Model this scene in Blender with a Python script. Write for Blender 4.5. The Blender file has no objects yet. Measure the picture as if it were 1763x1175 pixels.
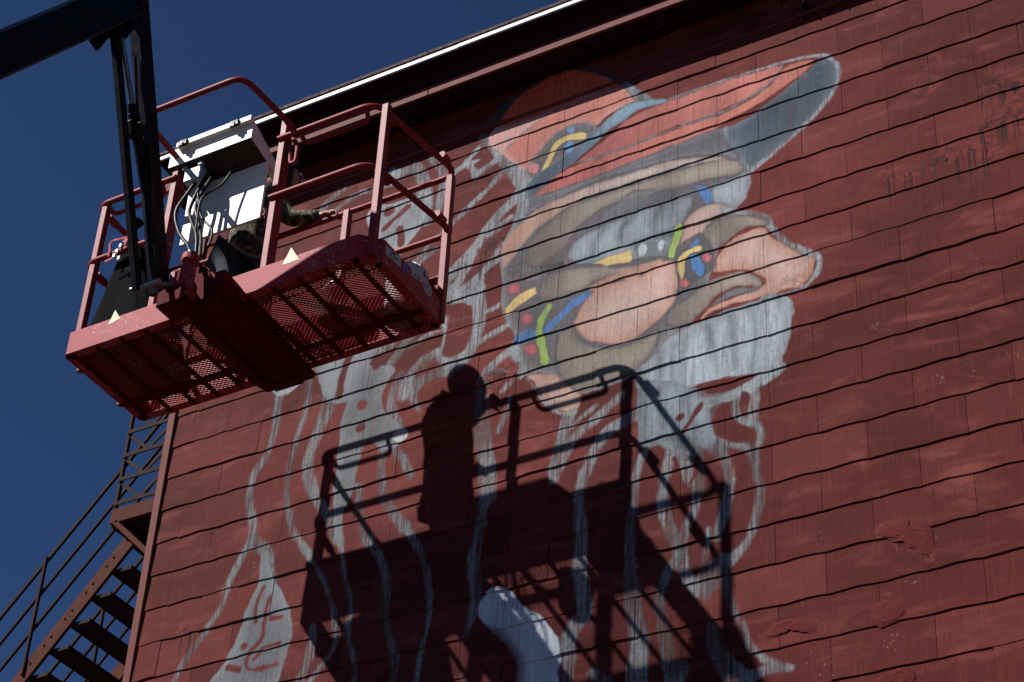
import bpy, bmesh, math, random
import numpy as np
from mathutils import Vector, Matrix

# ------------------------------------------------------------------ camera
scene = bpy.context.scene
COL = scene.collection
FPX, PW, PH = 3541.29, 1763.0, 1175.0
CR = np.array([[0.87079472, 0.48979234, 0.04266169],
               [-0.26656141, 0.54325939, -0.79612452],
               [-0.41311206, 0.68188907, 0.60362714]])      # rows: right, down, forward
CC = np.array([5.1784269, -9.62826549, 1.6])
cam_d = bpy.data.cameras.new('camera')
cam_d.sensor_width = 36.0
cam_d.lens = FPX / PW * 36.0
cam_d.clip_start = 0.1
cam_d.clip_end = 3000.0
cam = bpy.data.objects.new('camera', cam_d)
COL.objects.link(cam)
M4 = Matrix.Identity(4)
for i in range(3):
    M4[i][0] = CR[0][i]; M4[i][1] = -CR[1][i]; M4[i][2] = -CR[2][i]; M4[i][3] = CC[i]
cam.matrix_world = M4
scene.camera = cam

# ------------------------------------------------------------------ light
SUN = Vector((0.91, 1.0, -1.38)).normalized()               # direction the light travels
world = bpy.data.worlds.new('World')
scene.world = world
world.use_nodes = True
wn = world.node_tree.nodes
wl = world.node_tree.links
bg = wn['Background']
sky = wn.new('ShaderNodeTexSky')
sky.sky_type = 'NISHITA'
sky.sun_disc = False
sky.sun_elevation = math.asin(-SUN.z)
sky.sun_rotation = math.atan2(-SUN.x, -SUN.y)
sky.altitude = 5900.0
sky.air_density = 1.0
sky.dust_density = 0.0
sky.ozone_density = 10.0
wl.new(sky.outputs[0], bg.inputs['Color'])
bg.inputs['Strength'].default_value = 0.05
sun_d = bpy.data.lights.new('sun', 'SUN')
sun_d.energy = 5.0
sun_d.angle = math.radians(0.53)
sun_d.color = (1.0, 0.965, 0.92)
sun_o = bpy.data.objects.new('sun', sun_d)
COL.objects.link(sun_o)
sun_o.rotation_euler = SUN.to_track_quat('-Z', 'Y').to_euler()
sun_o.location = (-12, -12, 25)
scene.view_settings.view_transform = 'Standard'
scene.view_settings.look = 'None'
scene.view_settings.gamma = 1.0
scene.view_settings.use_curve_mapping = False
scene.view_settings.exposure = 0.6

rng = random.Random(7)
nrng = np.random.default_rng(11)

# ------------------------------------------------------------------ helpers
ALB = 0.66           # photo tones -> base colours, for the exposure set above
def lin(c):
    return tuple(ALB * (v / 255.0) / 12.92 if v <= 10 else ALB * (((v / 255.0) + 0.055) / 1.055) ** 2.4 for v in c)

class NT:
    """small shader-node builder"""
    def __init__(self, name):
        self.m = bpy.data.materials.new(name)
        self.m.use_nodes = True
        self.t = self.m.node_tree
        self.b = self.t.nodes['Principled BSDF']
    def n(self, kind, **kw):
        nd = self.t.nodes.new(kind)
        for k, v in kw.items():
            setattr(nd, k, v)
        return nd
    def l(self, a, b):
        self.t.links.new(a, b)
    def val(self, sock, v):
        sock.default_value = v
    def coords(self, scale=(1, 1, 1), world=False):
        if world:
            g = self.n('ShaderNodeNewGeometry'); out = g.outputs['Position']
        else:
            g = self.n('ShaderNodeTexCoord'); out = g.outputs['Object']
        mp = self.n('ShaderNodeMapping'); mp.inputs['Scale'].default_value = scale
        self.l(out, mp.inputs['Vector'])
        return mp.outputs['Vector']
    def noise(self, vec, scale, detail=4, rough=0.55, dist=0.0):
        nd = self.n('ShaderNodeTexNoise')
        nd.inputs['Scale'].default_value = scale
        nd.inputs['Detail'].default_value = detail
        nd.inputs['Roughness'].default_value = rough
        nd.inputs['Distortion'].default_value = dist
        self.l(vec, nd.inputs['Vector'])
        return nd.outputs['Fac']
    def ramp(self, fac, lo, hi, a=0.0, b=1.0):
        r = self.n('ShaderNodeMapRange')
        r.interpolation_type = 'SMOOTHSTEP'
        r.inputs['From Min'].default_value = lo; r.inputs['From Max'].default_value = hi
        r.inputs['To Min'].default_value = a; r.inputs['To Max'].default_value = b
        self.l(fac, r.inputs['Value'])
        return r.outputs['Result']
    def mix(self, fac, a, b, mode='MIX'):
        x = self.n('ShaderNodeMix', data_type='RGBA', blend_type=mode)
        for s, v in ((x.inputs[0], fac), (x.inputs[6], a), (x.inputs[7], b)):
            if isinstance(v, (int, float)):
                s.default_value = v
            elif isinstance(v, tuple):
                s.default_value = v if len(v) == 4 else (*v, 1)
            else:
                self.l(v, s)
        return x.outputs[2]
    def math(self, op, a, b=None):
        x = self.n('ShaderNodeMath', operation=op)
        for s, v in ((x.inputs[0], a), (x.inputs[1], b)):
            if v is None: continue
            if isinstance(v, (int, float)): s.default_value = v
            else: self.l(v, s)
        return x.outputs[0]
    def bump(self, h, strength=0.3, dist=0.01):
        b = self.n('ShaderNodeBump')
        b.inputs['Strength'].default_value = strength
        b.inputs['Distance'].default_value = dist
        self.l(h, b.inputs['Height'])
        self.l(b.outputs['Normal'], self.b.inputs['Normal'])
    def color(self, c):
        s = self.b.inputs['Base Color']
        if isinstance(c, tuple): s.default_value = (*c, 1) if len(c) == 3 else c
        else: self.l(c, s)
    def rough(self, v):
        s = self.b.inputs['Roughness']
        if isinstance(v, (int, float)): s.default_value = v
        else: self.l(v, s)
    def set(self, **kw):
        for k, v in kw.items():
            self.b.inputs[k].default_value = v

ORIGIN = {}          # object -> world origin its mesh coordinates are measured from

def tag(o, label=None, category=None, group=None, kind=None):
    if label: o['label'] = label
    if category: o['category'] = category
    if group: o['group'] = group
    if kind: o['kind'] = kind
    return o

def thing(name, loc, label, category, group=None):
    o = bpy.data.objects.new(name, None)
    o.empty_display_size = 0.3
    COL.objects.link(o)
    o.location = loc
    ORIGIN[o.name] = np.array(loc, float)
    return tag(o, label, category, group)

class MB:
    """collects geometry in world metres"""
    def __init__(self):
        self.v = []; self.f = []; self.sm = []
    def add(self, verts, faces, smooth=False):
        k = len(self.v)
        self.v += [tuple(map(float, p)) for p in verts]
        self.f += [tuple(i + k for i in fc) for fc in faces]
        self.sm += [smooth] * len(faces)
        return self
    def box(self, lo, hi, ch=0.0):
        x0, y0, z0 = lo; x1, y1, z1 = hi
        return self.frame_box(np.array([(x0 + x1) / 2, (y0 + y1) / 2, (z0 + z1) / 2]),
                              (1, 0, 0), (0, 1, 0), (0, 0, 1), (x1 - x0) / 2, (y1 - y0) / 2, (z1 - z0) / 2, ch)
    def frame_box(self, c, ax, ay, az, hx, hy, hz, ch=0.0):
        ax, ay, az = (np.array(a, float) for a in (ax, ay, az)); c = np.array(c, float)
        ch = min(ch, hx * .45, hy * .45, hz * .45)
        if ch <= 0:
            vs = [c + ax * hx * sx + ay * hy * sy + az * hz * sz for sx in (-1, 1) for sy in (-1, 1) for sz in (-1, 1)]
            fs = [(0, 1, 3, 2), (4, 6, 7, 5), (0, 4, 5, 1), (2, 3, 7, 6), (0, 2, 6, 4), (1, 5, 7, 3)]
            return self.add(vs, fs)
        vs = []; idx = {}
        for sx in (-1, 1):
            for sy in (-1, 1):
                for sz in (-1, 1):
                    for k in range(3):
                        e = [hx, hy, hz]
                        for j in range(3):
                            if j != k: e[j] -= ch
                        idx[(sx, sy, sz, k)] = len(vs)
                        vs.append(c + ax * e[0] * sx + ay * e[1] * sy + az * e[2] * sz)
        fs = []
        def face(keys):
            fs.append(tuple(idx[q] for q in keys))
        for s in (-1, 1):
            q = [(s, -1, -1, 0), (s, 1, -1, 0), (s, 1, 1, 0), (s, -1, 1, 0)]; face(q if s > 0 else q[::-1])
            q = [(-1, s, -1, 1), (-1, s, 1, 1), (1, s, 1, 1), (1, s, -1, 1)]; face(q if s > 0 else q[::-1])
            q = [(-1, -1, s, 2), (1, -1, s, 2), (1, 1, s, 2), (-1, 1, s, 2)]; face(q if s > 0 else q[::-1])
        for a in (-1, 1):
            for b in (-1, 1):
                q = [(a, b, -1, 0), (a, b, -1, 1), (a, b, 1, 1), (a, b, 1, 0)]; face(q if a * b < 0 else q[::-1])
                q = [(a, -1, b, 0), (a, -1, b, 2), (a, 1, b, 2), (a, 1, b, 0)]; face(q if a * b > 0 else q[::-1])
                q = [(-1, a, b, 1), (-1, a, b, 2), (1, a, b, 2), (1, a, b, 1)]; face(q if a * b < 0 else q[::-1])
        for a in (-1, 1):
            for b in (-1, 1):
                for d in (-1, 1):
                    q = [(a, b, d, 0), (a, b, d, 1), (a, b, d, 2)]; face(q if a * b * d > 0 else q[::-1])
        return self.add(vs, fs)
    def bar(self, p, q, w, h, up=(0, 0, 1), ch=0.0):
        """rectangular bar from p to q, w across, h along `up`"""
        p = np.array(p, float); q = np.array(q, float)
        d = q - p; L = np.linalg.norm(d); d /= L
        u = np.array(up, float); u -= d * (u @ d); u /= np.linalg.norm(u)
        s = np.cross(d, u)
        return self.frame_box((p + q) / 2, d, s, u, L / 2, w / 2, h / 2, ch)
    def tube(self, pts, r, n=10, caps=True, radii=None):
        pts = [np.array(p, float) for p in pts]
        m = len(pts); rings = []; prev = None
        for i, p in enumerate(pts):
            if i == 0: t = pts[1] - p
            elif i == m - 1: t = p - pts[-2]
            else:
                a = pts[i] - pts[i - 1]; b = pts[i + 1] - pts[i]
                t = a / np.linalg.norm(a) + b / np.linalg.norm(b)
            t = t / (np.linalg.norm(t) + 1e-9)
            if prev is None:
                ref = np.array([0, 0, 1.0]) if abs(t[2]) < .9 else np.array([1.0, 0, 0])
                u = ref - t * (ref @ t)
            else:
                u = prev - t * (prev @ t)
            u /= np.linalg.norm(u); prev = u
            w = np.cross(t, u)
            rr = radii[i] if radii is not None else r
            rings.append([p + rr * (math.cos(2 * math.pi * k / n) * u + math.sin(2 * math.pi * k / n) * w) for k in range(n)])
        vs = [v for rg in rings for v in rg]
        fs = []
        for i in range(m - 1):
            for k in range(n):
                a = i * n + k; b = i * n + (k + 1) % n
                fs.append((a, b, b + n, a + n))
        self.add(vs, fs, True)
        if caps:
            self.add(rings[0], [tuple(range(n))[::-1]]); self.add(rings[-1], [tuple(range(n))])
        return self
    def prism(self, poly, d):
        """extrude a planar polygon (3D points) along vector d"""
        poly = [np.array(p, float) for p in poly]; d = np.array(d, float); n = len(poly)
        vs = poly + [p + d for p in poly]
        fs = [tuple(range(n))[::-1], tuple(range(n, 2 * n))]
        for i in range(n):
            j = (i + 1) % n
            fs.append((i, j, j + n, i + n))
        nrm = np.zeros(3)
        for i in range(n): nrm += np.cross(poly[i], poly[(i + 1) % n])
        if nrm @ d < 0: fs = [f[::-1] for f in fs]
        return self.add(vs, fs)
    def build(self, name, mat, parent=None, kind=None, label=None):
        base = ORIGIN[parent.name] if parent is not None else np.zeros(3)
        me = bpy.data.meshes.new(name)
        vs = np.array(self.v) - base
        me.from_pydata(vs.tolist(), [], self.f)
        me.polygons.foreach_set('use_smooth', self.sm)
        for mm in (mat if isinstance(mat, (list, tuple)) else [mat]):
            me.materials.append(mm)
        me.update()
        o = bpy.data.objects.new(name, me)
        COL.objects.link(o)
        if parent is not None: o.parent = parent
        ORIGIN[o.name] = base
        if kind: o['kind'] = kind
        if label: o['label'] = label
        return o

def fillet(pts, r, n=6):
    """round the inner corners of a polyline"""
    pts = [np.array(p, float) for p in pts]
    out = [pts[0]]
    for i in range(1, len(pts) - 1):
        a, b, c = pts[i - 1], pts[i], pts[i + 1]
        u = a - b; v = c - b
        lu, lv = np.linalg.norm(u), np.linalg.norm(v)
        rr = min(r, lu * .49, lv * .49)
        p0 = b + u / lu * rr; p1 = b + v / lv * rr
        for k in range(n + 1):
            t = k / n
            out.append((1 - t) ** 2 * p0 + 2 * t * (1 - t) * b + t * t * p1)
    out.append(pts[-1])
    return out

def px_wall(uv, y=0.0):
    """photo pixel -> point of the vertical plane at depth y (used to survey the mural on its wall)"""
    uv = np.atleast_2d(np.asarray(uv, float))
    d = np.c_[(uv[:, 0] - PW / 2) / FPX, (uv[:, 1] - PH / 2) / FPX, np.ones(len(uv))] @ CR
    t = (y - CC[1]) / d[:, 1]
    return CC + d * t[:, None]

# ------------------------------------------------------------------ painted mural: flat print, rasterised in wall metres
IX0, IX1, IZ0, IZ1, PPM = -3.7, 3.3, 6.0, 12.62, 220.0
IW, IH = int((IX1 - IX0) * PPM), int((IZ1 - IZ0) * PPM)

def field(sx, sz, seed):
    """gaussian-filtered noise, zero mean, unit std"""
    g = np.random.default_rng(seed).standard_normal((IH, IW))
    fx = np.fft.rfftfreq(IW)[None, :]; fz = np.fft.fftfreq(IH)[:, None]
    s = np.fft.irfft2(np.fft.rfft2(g) * np.exp(-2 * np.pi ** 2 * ((fx * sx) ** 2 + (fz * sz) ** 2)), (IH, IW))
    return (s / s.std()).astype(np.float32)

NW1 = field(5, 5, 1); NW2 = field(22, 22, 2); NSTREAK = field(0.7, 16, 3); NMED = field(14, 30, 4); NFINE = field(1.2, 1.2, 5)
RGB = np.zeros((IH, IW, 3), np.float32); RGB[:] = lin((112, 60, 56))
COV = np.zeros((IH, IW), np.float32)
LAB = np.zeros((IH, IW), np.int16)
LABELS = ['', 'hair', 'cap_crown', 'cap_band', 'cap_brim', 'visor_underside', 'brow', 'forehead', 'eye', 'nose', 'cheek', 'lip', 'jaw',
          'beard', 'face_ground', 'ornament', 'earlobe', 'pale_figure']
CROPS = {'f': (0, 0, 1.0), '1': (840, 80, 2.798), '2': (840, 300, 2.798), '3': (280, 640, 2.197), '4': (500, 600, 2.04375),
         '5': (960, 640, 2.196), '6': (1300, 0, 2.35), '7': (800, 0, 2.5186), '8': (540, 200, 2.448), '9': (1300, 500, 1.741)}

def to_img(crop, pts):
    ox, oy, s = CROPS[crop]
    uv = np.array(pts, float) / s + np.array([ox, oy])
    w = px_wall(uv)
    return np.c_[(w[:, 0] - IX0) * PPM, (IZ1 - w[:, 2]) * PPM], s

def smooth_line(P, closed, n=5):
    m = len(P); out = []
    for i in range(m if closed else m - 1):
        p0 = P[(i - 1) % m] if closed or i > 0 else P[0]
        p1 = P[i]; p2 = P[(i + 1) % m]
        p3 = P[(i + 2) % m] if closed or i + 2 < m else P[-1]
        for k in range(n):
            t = k / n
            out.append(0.5 * ((2 * p1) + (-p0 + p2) * t + (2 * p0 - 5 * p1 + 4 * p2 - p3) * t * t + (-p0 + 3 * p1 - 3 * p2 + p3) * t ** 3))
    if not closed: out.append(P[-1])
    return np.array(out)

def seg_dist(X, Z, P, closed, want_t=False):
    d = np.full(X.shape, 1e9, np.float32)
    tt = np.zeros(X.shape, np.float32)
    m = len(P); last = m if closed else m - 1
    for i in range(last):
        a = P[i]; b = P[(i + 1) % m]; ab = b - a; L2 = ab @ ab + 1e-9
        t = np.clip(((X - a[0]) * ab[0] + (Z - a[1]) * ab[1]) / L2, 0, 1)
        q = np.hypot(X - a[0] - t * ab[0], Z - a[1] - t * ab[1])
        k = q < d
        d = np.where(k, q, d)
        if want_t: tt = np.where(k, (i + t) / last, tt)
    return (d, tt) if want_t else d

def inside(X, Z, P):
    c = np.zeros(X.shape, bool); m = len(P)
    for i in range(m):
        a = P[i]; b = P[(i + 1) % m]
        if a[1] == b[1]: continue
        k = ((a[1] > Z) != (b[1] > Z)) & (X < (b[0] - a[0]) * (Z - a[1]) / (b[1] - a[1]) + a[0])
        c ^= k
    return c

def window(P, pad):
    x0 = max(0, int(P[:, 0].min() - pad)); x1 = min(IW, int(P[:, 0].max() + pad) + 1)
    z0 = max(0, int(P[:, 1].min() - pad)); z1 = min(IH, int(P[:, 1].max() + pad) + 1)
    return x0, x1, z0, z1

def lay(sl, c, col, label=None):
    c = np.clip(c, 0, 1)
    A = COV[sl]; A2 = c + A * (1 - c)
    RGB[sl] = (np.asarray(col) * c[..., None] + RGB[sl] * (A * (1 - c))[..., None]) / np.maximum(A2, 1e-4)[..., None]
    COV[sl] = A2
    if label: LAB[sl] = np.where(c > 0.5, LABELS.index(label), LAB[sl])

def poly(crop, pts, col, label, edge=None, ew=14, soft=1.6, a=0.97, sharp=False, streak=0.10, grad=None):
    """filled area; `edge` tints its rim over ew image px; grad=(p, q, colour) blends to a second colour from p to q"""
    P, s = to_img(crop, pts)
    if not sharp: P = smooth_line(P, True)
    x0, x1, z0, z1 = window(P, 12)
    if x1 <= x0 or z1 <= z0: return
    Z, X = np.mgrid[z0:z1, x0:x1].astype(np.float32); sl = (slice(z0, z1), slice(x0, x1))
    sd = seg_dist(X, Z, P, True) * np.where(inside(X, Z, P), 1, -1) + NW1[sl] * 0.9
    c = np.clip(sd / (2 * soft) + .5, 0, 1) * a * (1 - streak * np.clip(NSTREAK[sl] + .3, 0, 2))
    base = np.array(lin(col), np.float32)
    C = np.broadcast_to(base, sd.shape + (3,)).copy()
    if grad is not None:
        g, _ = to_img(crop, grad[:2])
        u = g[1] - g[0]
        t = np.clip(((X - g[0][0]) * u[0] + (Z - g[0][1]) * u[1]) / (u @ u), 0, 1)[..., None]
        C = C * (1 - t) + np.array(lin(grad[2]), np.float32) * t
    if edge is not None:
        t = np.exp(-np.clip(sd, 0, 99) / ew)[..., None] * .85
        C = C * (1 - t) + np.array(lin(edge), np.float32) * t
    C *= (1 + .10 * NMED[sl] + .06 * NSTREAK[sl] + .05 * NFINE[sl])[..., None]
    lay(sl, c, C, label)

def stroke(crop, pts, w, col=(160, 168, 174), label='hair', col2=(108, 114, 119), soft=2.0, a=0.93, w2=None, streak=0.22, edge=None):
    """brush line of width w (crop px) that may taper to w2; light and dark chalk mix along it"""
    P, s = to_img(crop, pts)
    P = smooth_line(P, False)
    k = PPM / 205.0 / s                      # crop px -> image px, near enough over the wall
    w *= k; w2 = w if w2 is None else w2 * k
    x0, x1, z0, z1 = window(P, max(w, w2) + 10)
    if x1 <= x0 or z1 <= z0: return
    Z, X = np.mgrid[z0:z1, x0:x1].astype(np.float32); sl = (slice(z0, z1), slice(x0, x1))
    d, t = seg_dist(X, Z, P, False, True)
    half = (w + (w2 - w) * t) / 2 + NW1[sl] * 0.8 + NW2[sl] * .06 * w
    c = np.clip((half - d) / (2 * soft) + .5, 0, 1) * a * (1 - streak * np.clip(NSTREAK[sl] + .4, 0, 2)) * (1 - streak * np.clip(.5 * NMED[sl], 0, .9))
    m = np.clip(.45 + .45 * NMED[sl] + .25 * NSTREAK[sl], 0, 1)[..., None]
    C = np.array(lin(col), np.float32) * (1 - m) + np.array(lin(col2), np.float32) * m
    if edge is not None:
        e = np.clip(d / np.maximum(half, 1), 0, 1)[..., None] ** 3
        C = C * (1 - e) + np.array(lin(edge), np.float32) * e
    C = C * (1 + .12 * NFINE[sl][..., None])
    lay(sl, c, C, label)

def erase(crop, pts, w=None, soft=1.8, closed=True):
    P, s = to_img(crop, pts)
    P = smooth_line(P, w is None)
    wi = 0 if w is None else w * PPM / 205.0 / s
    x0, x1, z0, z1 = window(P, wi + 8)
    if x1 <= x0 or z1 <= z0: return
    Z, X = np.mgrid[z0:z1, x0:x1].astype(np.float32); sl = (slice(z0, z1), slice(x0, x1))
    if w is None:
        sd = seg_dist(X, Z, P, True) * np.where(inside(X, Z, P), 1, -1)
    else:
        sd = wi / 2 - seg_dist(X, Z, P, False)
    c = np.clip((sd + NW1[sl] * .8) / (2 * soft) + .5, 0, 1)
    COV[sl] *= 1 - c
    LAB[sl] = np.where(c > .5, 0, LAB[sl])

def dot(crop, cx, cy, rx, ry, col, label, rot=0.0, edge=None):
    pts = []
    for k in range(10):
        a = 2 * math.pi * k / 10
        x, y = rx * math.cos(a), ry * math.sin(a)
        pts.append((cx + x * math.cos(rot) - y * math.sin(rot), cy + x * math.sin(rot) + y * math.cos(rot)))
    poly(crop, pts, col, label, edge=edge, ew=4)

# --- hair strands behind the head (grey chalk lines on the red wall)
G1, G2, GD = (168, 176, 182), (112, 118, 123), (84, 88, 93)
for crop, pts, w, w2 in [
    ('8', [(715, 90), (770, 140), (830, 215), (900, 300)], 34, 40), ('8', [(890, 300), (885, 360), (870, 440), (830, 520)], 34, 24),
    ('8', [(740, 110), (690, 150), (640, 205), (585, 255), (560, 330)], 18, 16), ('8', [(650, 190), (670, 220), (690, 255)], 22, 20),
    ('8', [(690, 250), (740, 215), (780, 180), (760, 150)], 20, 16), ('8', [(700, 190), (640, 215), (600, 240)], 16, 14),
    ('8', [(805, 235), (720, 330), (600, 440), (500, 540), (400, 650)], 18, 18), ('8', [(870, 330), (760, 450), (680, 560), (600, 650), (530, 730)], 28, 30),
    ('8', [(835, 430), (740, 510), (650, 640), (580, 750)], 16, 26), ('8', [(800, 540), (730, 640), (660, 710), (590, 760)], 16, 18),
    ('8', [(790, 600), (740, 640), (690, 690), (640, 760)], 12, 14), ('8', [(500, 175), (540, 225), (550, 300), (530, 390), (490, 450)], 24, 22),
    ('8', [(330, 235), (370, 245), (430, 220), (465, 280), (470, 360), (475, 440)], 26, 44), ('8', [(345, 260), (400, 235), (440, 235)], 30, 20),
    ('8', [(20, 420), (70, 360), (130, 310)], 26, 14), ('8', [(80, 410), (180, 335), (270, 310), (350, 285)], 12, 14),
    ('8', [(470, 430), (430, 480), (370, 560), (310, 620)], 42, 34), ('8', [(520, 560), (450, 620), (400, 660)], 16, 12),
    ('8', [(520, 780), (600, 770), (660, 780), (700, 730)], 34, 30), ('8', [(690, 700), (700, 800), (695, 900), (660, 985), (600, 1045)], 36, 40),
    ('8', [(560, 745), (640, 760), (690, 740), (690, 700)], 46, 30), ('8', [(520, 860), (560, 870), (565, 940), (535, 1010), (580, 1050)], 28, 26),
    ('8', [(540, 855), (470, 880), (390, 960), (330, 1040), (290, 1110), (270, 1180)], 24, 26), ('8', [(560, 900), (490, 925), (410, 975)], 16, 12),
    ('8', [(790, 800), (740, 825), (690, 850)], 14, 10), ('8', [(830, 880), (770, 915), (700, 955)], 14, 18), ('8', [(860, 975), (790, 1020), (730, 1090), (700, 1150)], 22, 18),
    ('8', [(520, 1000), (450, 1050), (400, 1110), (385, 1180)], 34, 24), ('8', [(720, 1120), (760, 1085), (820, 1080)], 16, 14),
    ('8', [(880, 940), (850, 990), (880, 1040)], 30, 20), ('8', [(880, 1090), (840, 1110), (800, 1160)], 18, 14),
    ('3', [(400, 25), (440, 75), (440, 130), (425, 230), (400, 310), (352, 385), (334, 450), (335, 520), (350, 590), (342, 650)], 24, 30),
    ('3', [(345, 640), (300, 710), (250, 810), (222, 900), (150, 1010), (90, 1090), (40, 1180)], 30, 24),
    ('3', [(350, 650), (395, 690), (405, 760), (425, 830)], 34, 40),
    ('3', [(562, -20), (552, 110), (512, 250), (482, 370), (472, 470), (488, 580), (520, 640), (560, 700)], 18, 22),
    ('3', [(660, -20), (632, 120), (592, 230), (560, 320), (558, 400), (590, 490), (635, 560), (668, 640)], 46, 30),
    ('3', [(745, 440), (750, 540), (760, 600), (785, 650)], 22, 32), ('3', [(835, 300), (830, 420), (858, 510), (920, 590)], 26, 34),
    ('3', [(872, 290), (915, 340), (940, 400)], 24, 20), ('3', [(905, 10), (872, 80), (868, 150), (895, 210), (905, 250)], 22, 26),
    ('3', [(960, 60), (985, 30), (1040, 10), (1090, 0)], 34, 40), ('3', [(950, 90), (955, 120), (975, 150)], 22, 18),
    ('3', [(1240, 0), (1215, 80), (1205, 180), (1212, 260), (1230, 350), (1230, 480)], 34, 60), ('3', [(1318, 100), (1300, 160), (1270, 230)], 14, 14),
    ('3', [(550, 690), (610, 790), (645, 900), (655, 1030), (600, 1120), (545, 1190)], 14, 20), ('3', [(675, 640), (690, 760), (715, 880), (705, 1000), (730, 1120), (720, 1200)], 18, 14),
    ('3', [(785, 645), (830, 720), (850, 830), (845, 950), (880, 1080), (870, 1200)], 22, 22), ('3', [(918, 585), (975, 680), (1005, 780), (1010, 930), (975, 1080), (960, 1200)], 20, 16),
    ('3', [(1230, 470), (1200, 600), (1180, 720), (1190, 860), (1150, 1000), (1140, 1190)], 40, 14), ('3', [(570, 965), (566, 1040), (545, 1120), (510, 1190)], 22, 34), 
    
    ('5', [(60, 130), (35, 200), (10, 280), (-20, 380)], 38, 26), ('5', [(245, 90), (150, 180), (70, 250), (20, 340), (-10, 410)], 24, 34),
    ('5', [(300, 170), (210, 215), (160, 270), (120, 350), (95, 420), (80, 480)], 34, 38), ('5', [(150, 130), (100, 170), (60, 210)], 14, 12),
    ('5', [(345, 285), (312, 350), (294, 440), (288, 520)], 26, 16), ('5', [(440, 270), (425, 340), (400, 450), (410, 550), (440, 620), (466, 690), (478, 740), (500, 790), (532, 835)], 34, 30),
    ('5', [(475, 280), (490, 350), (490, 420)], 46, 24), ('5', [(530, 300), (538, 400), (525, 500), (490, 590), (466, 680)], 24, 34),
    ('5', [(575, 600), (560, 700), (540, 800), (530, 840)], 16, 14),
    ('5', [(560, 250), (612, 300), (645, 360), (652, 430), (632, 530), (602, 625)], 34, 22),
    ('5', [(590, 255), (670, 275), (725, 300), (748, 345)], 30, 24), ('5', [(700, 90), (672, 140), (690, 180), (748, 208), (768, 250), (748, 300), (750, 380), (772, 440), (757, 540), (735, 605), (690, 685)], 24, 20),
    ('5', [(742, 80), (744, 130), (732, 190)], 28, 26), ('5', [(690, 680), (650, 720), (600, 760), (580, 800)], 30, 46), ('5', [(630, 720), (590, 745), (565, 790), (560, 850)], 44, 24),
    ('5', [(630, 780), (645, 840), (665, 900), (705, 970), (730, 1040), (770, 1080), (820, 1105), (885, 1120)], 26, 12), ('5', [(885, 1120), (800, 1130), (740, 1150), (700, 1190)], 12, 40),
    ('5', [(288, 510), (278, 620), (275, 740), (285, 820), (290, 900), (310, 1000), (300, 1190)], 20, 60), ('5', [(466, 690), (420, 760), (385, 860), (400, 960), (420, 1080), (450, 1190)], 24, 40), ('5', [(80, 470), (90, 600), (85, 740), (100, 860), (100, 920), (60, 980), (40, 1060), (30, 1190)], 34, 50),
    ('5', [(580, 960), (600, 1040), (640, 1110), (700, 1170)], 26, 60), ('5', [(130, 1140), (170, 1180)], 30, 40), ('5', [(470, 1130), (440, 1180)], 40, 46),
    ('8', [(60, 1000), (58, 1090), (56, 1200)], 12, 12), ('8', [(310, 960), (240, 985), (170, 1000), (70, 1010), (0, 1030)], 60, 40)]:
    g_ = {'8': .95, '3': .80, '5': .84}[crop]
    stroke(crop, pts, w * (1.55 if crop == '8' else 1.1), tuple(c * g_ for c in (160, 168, 174)), col2=tuple(c * g_ for c in (104, 111, 117)), w2=w2 * (1.55 if crop == '8' else 1.1), streak=.24 if crop == '8' else .32, soft=2.6)
poly('8', [(225, 440), (260, 390), (340, 370), (420, 350), (480, 400), (450, 470), (380, 560), (320, 560), (260, 500)], (140, 147, 152), 'hair', edge=(168, 176, 182))
poly('8', [(20, 1030), (200, 970), (290, 950), (250, 1030), (200, 1120), (180, 1200), (60, 1200)], (140, 148, 154), 'hair', edge=(112, 118, 123))
poly('3', [(380, 12), (430, 32), (480, 0), (600, -60), (520, 50), (450, 95), (405, 68)], (150, 158, 164), 'hair')
poly('3', [(740, -10), (880, -10), (835, 70), (842, 150), (890, 200), (915, 260), (850, 300), (780, 270), (745, 350), (722, 450), (692, 520), (680, 600), (668, 670), (652, 600), (650, 450), (664, 330), (672, 230), (702, 110)], (112, 120, 126), 'hair', edge=(138, 145, 150))
poly('3', [(395, 680), (415, 760), (450, 830), (485, 910), (487, 1020), (462, 1100), (420, 1190), (190, 1190), (240, 1100), (280, 1020), (310, 940), (340, 860), (370, 790), (375, 720)], (106, 114, 120), 'hair', edge=(130, 138, 143))
dot('3', 900, 245, 24, 34, (196, 200, 204), 'hair', .9)
for crop, pts, w in [
    ('8', [(270, 1050), (269, 1051)], 44), ('8', [(318, 405), (324, 402)], 42), ('8', [(300, 480), (350, 430), (400, 385)], 24), ('8', [(365, 480), (370, 540)], 32),
    ('8', [(160, 1010), (130, 1080), (110, 1180)], 30), ('8', [(690, 210), (720, 190), (745, 178)], 22), ('8', [(410, 935), (470, 910), (540, 902)], 14),
    ('3', [(756, 128), (758, 129)], 38), ('3', [(748, 216), (752, 214)], 34), ('3', [(385, 820), (360, 885), (356, 945)], 15), ('3', [(410, 855), (385, 950), (378, 1010), (322, 1085), (335, 1130), (435, 1108)], 14),
    ('3', [(310, 1040), (313, 1040)], 26), ('3', [(413, 935), (450, 930)], 16), ('3', [(445, 1030), (385, 1050), (345, 1090)], 15), ('3', [(250, 1122), (292, 1128)], 22),
    ('3', [(350, 720), (330, 700), (300, 790)], 24), ('5', [(460, 562), (470, 558)], 26), ('5', [(445, 330), (460, 400), (500, 460)], 12), ('5', [(525, 330), (520, 390), (500, 425)], 12),
    ('5', [(540, 130), (500, 200), (480, 225)], 16), ('5', [(462, 175), (470, 170)], 22), ('5', [(712, 105), (708, 125)], 26)]:
    erase(crop, pts, w)
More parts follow.
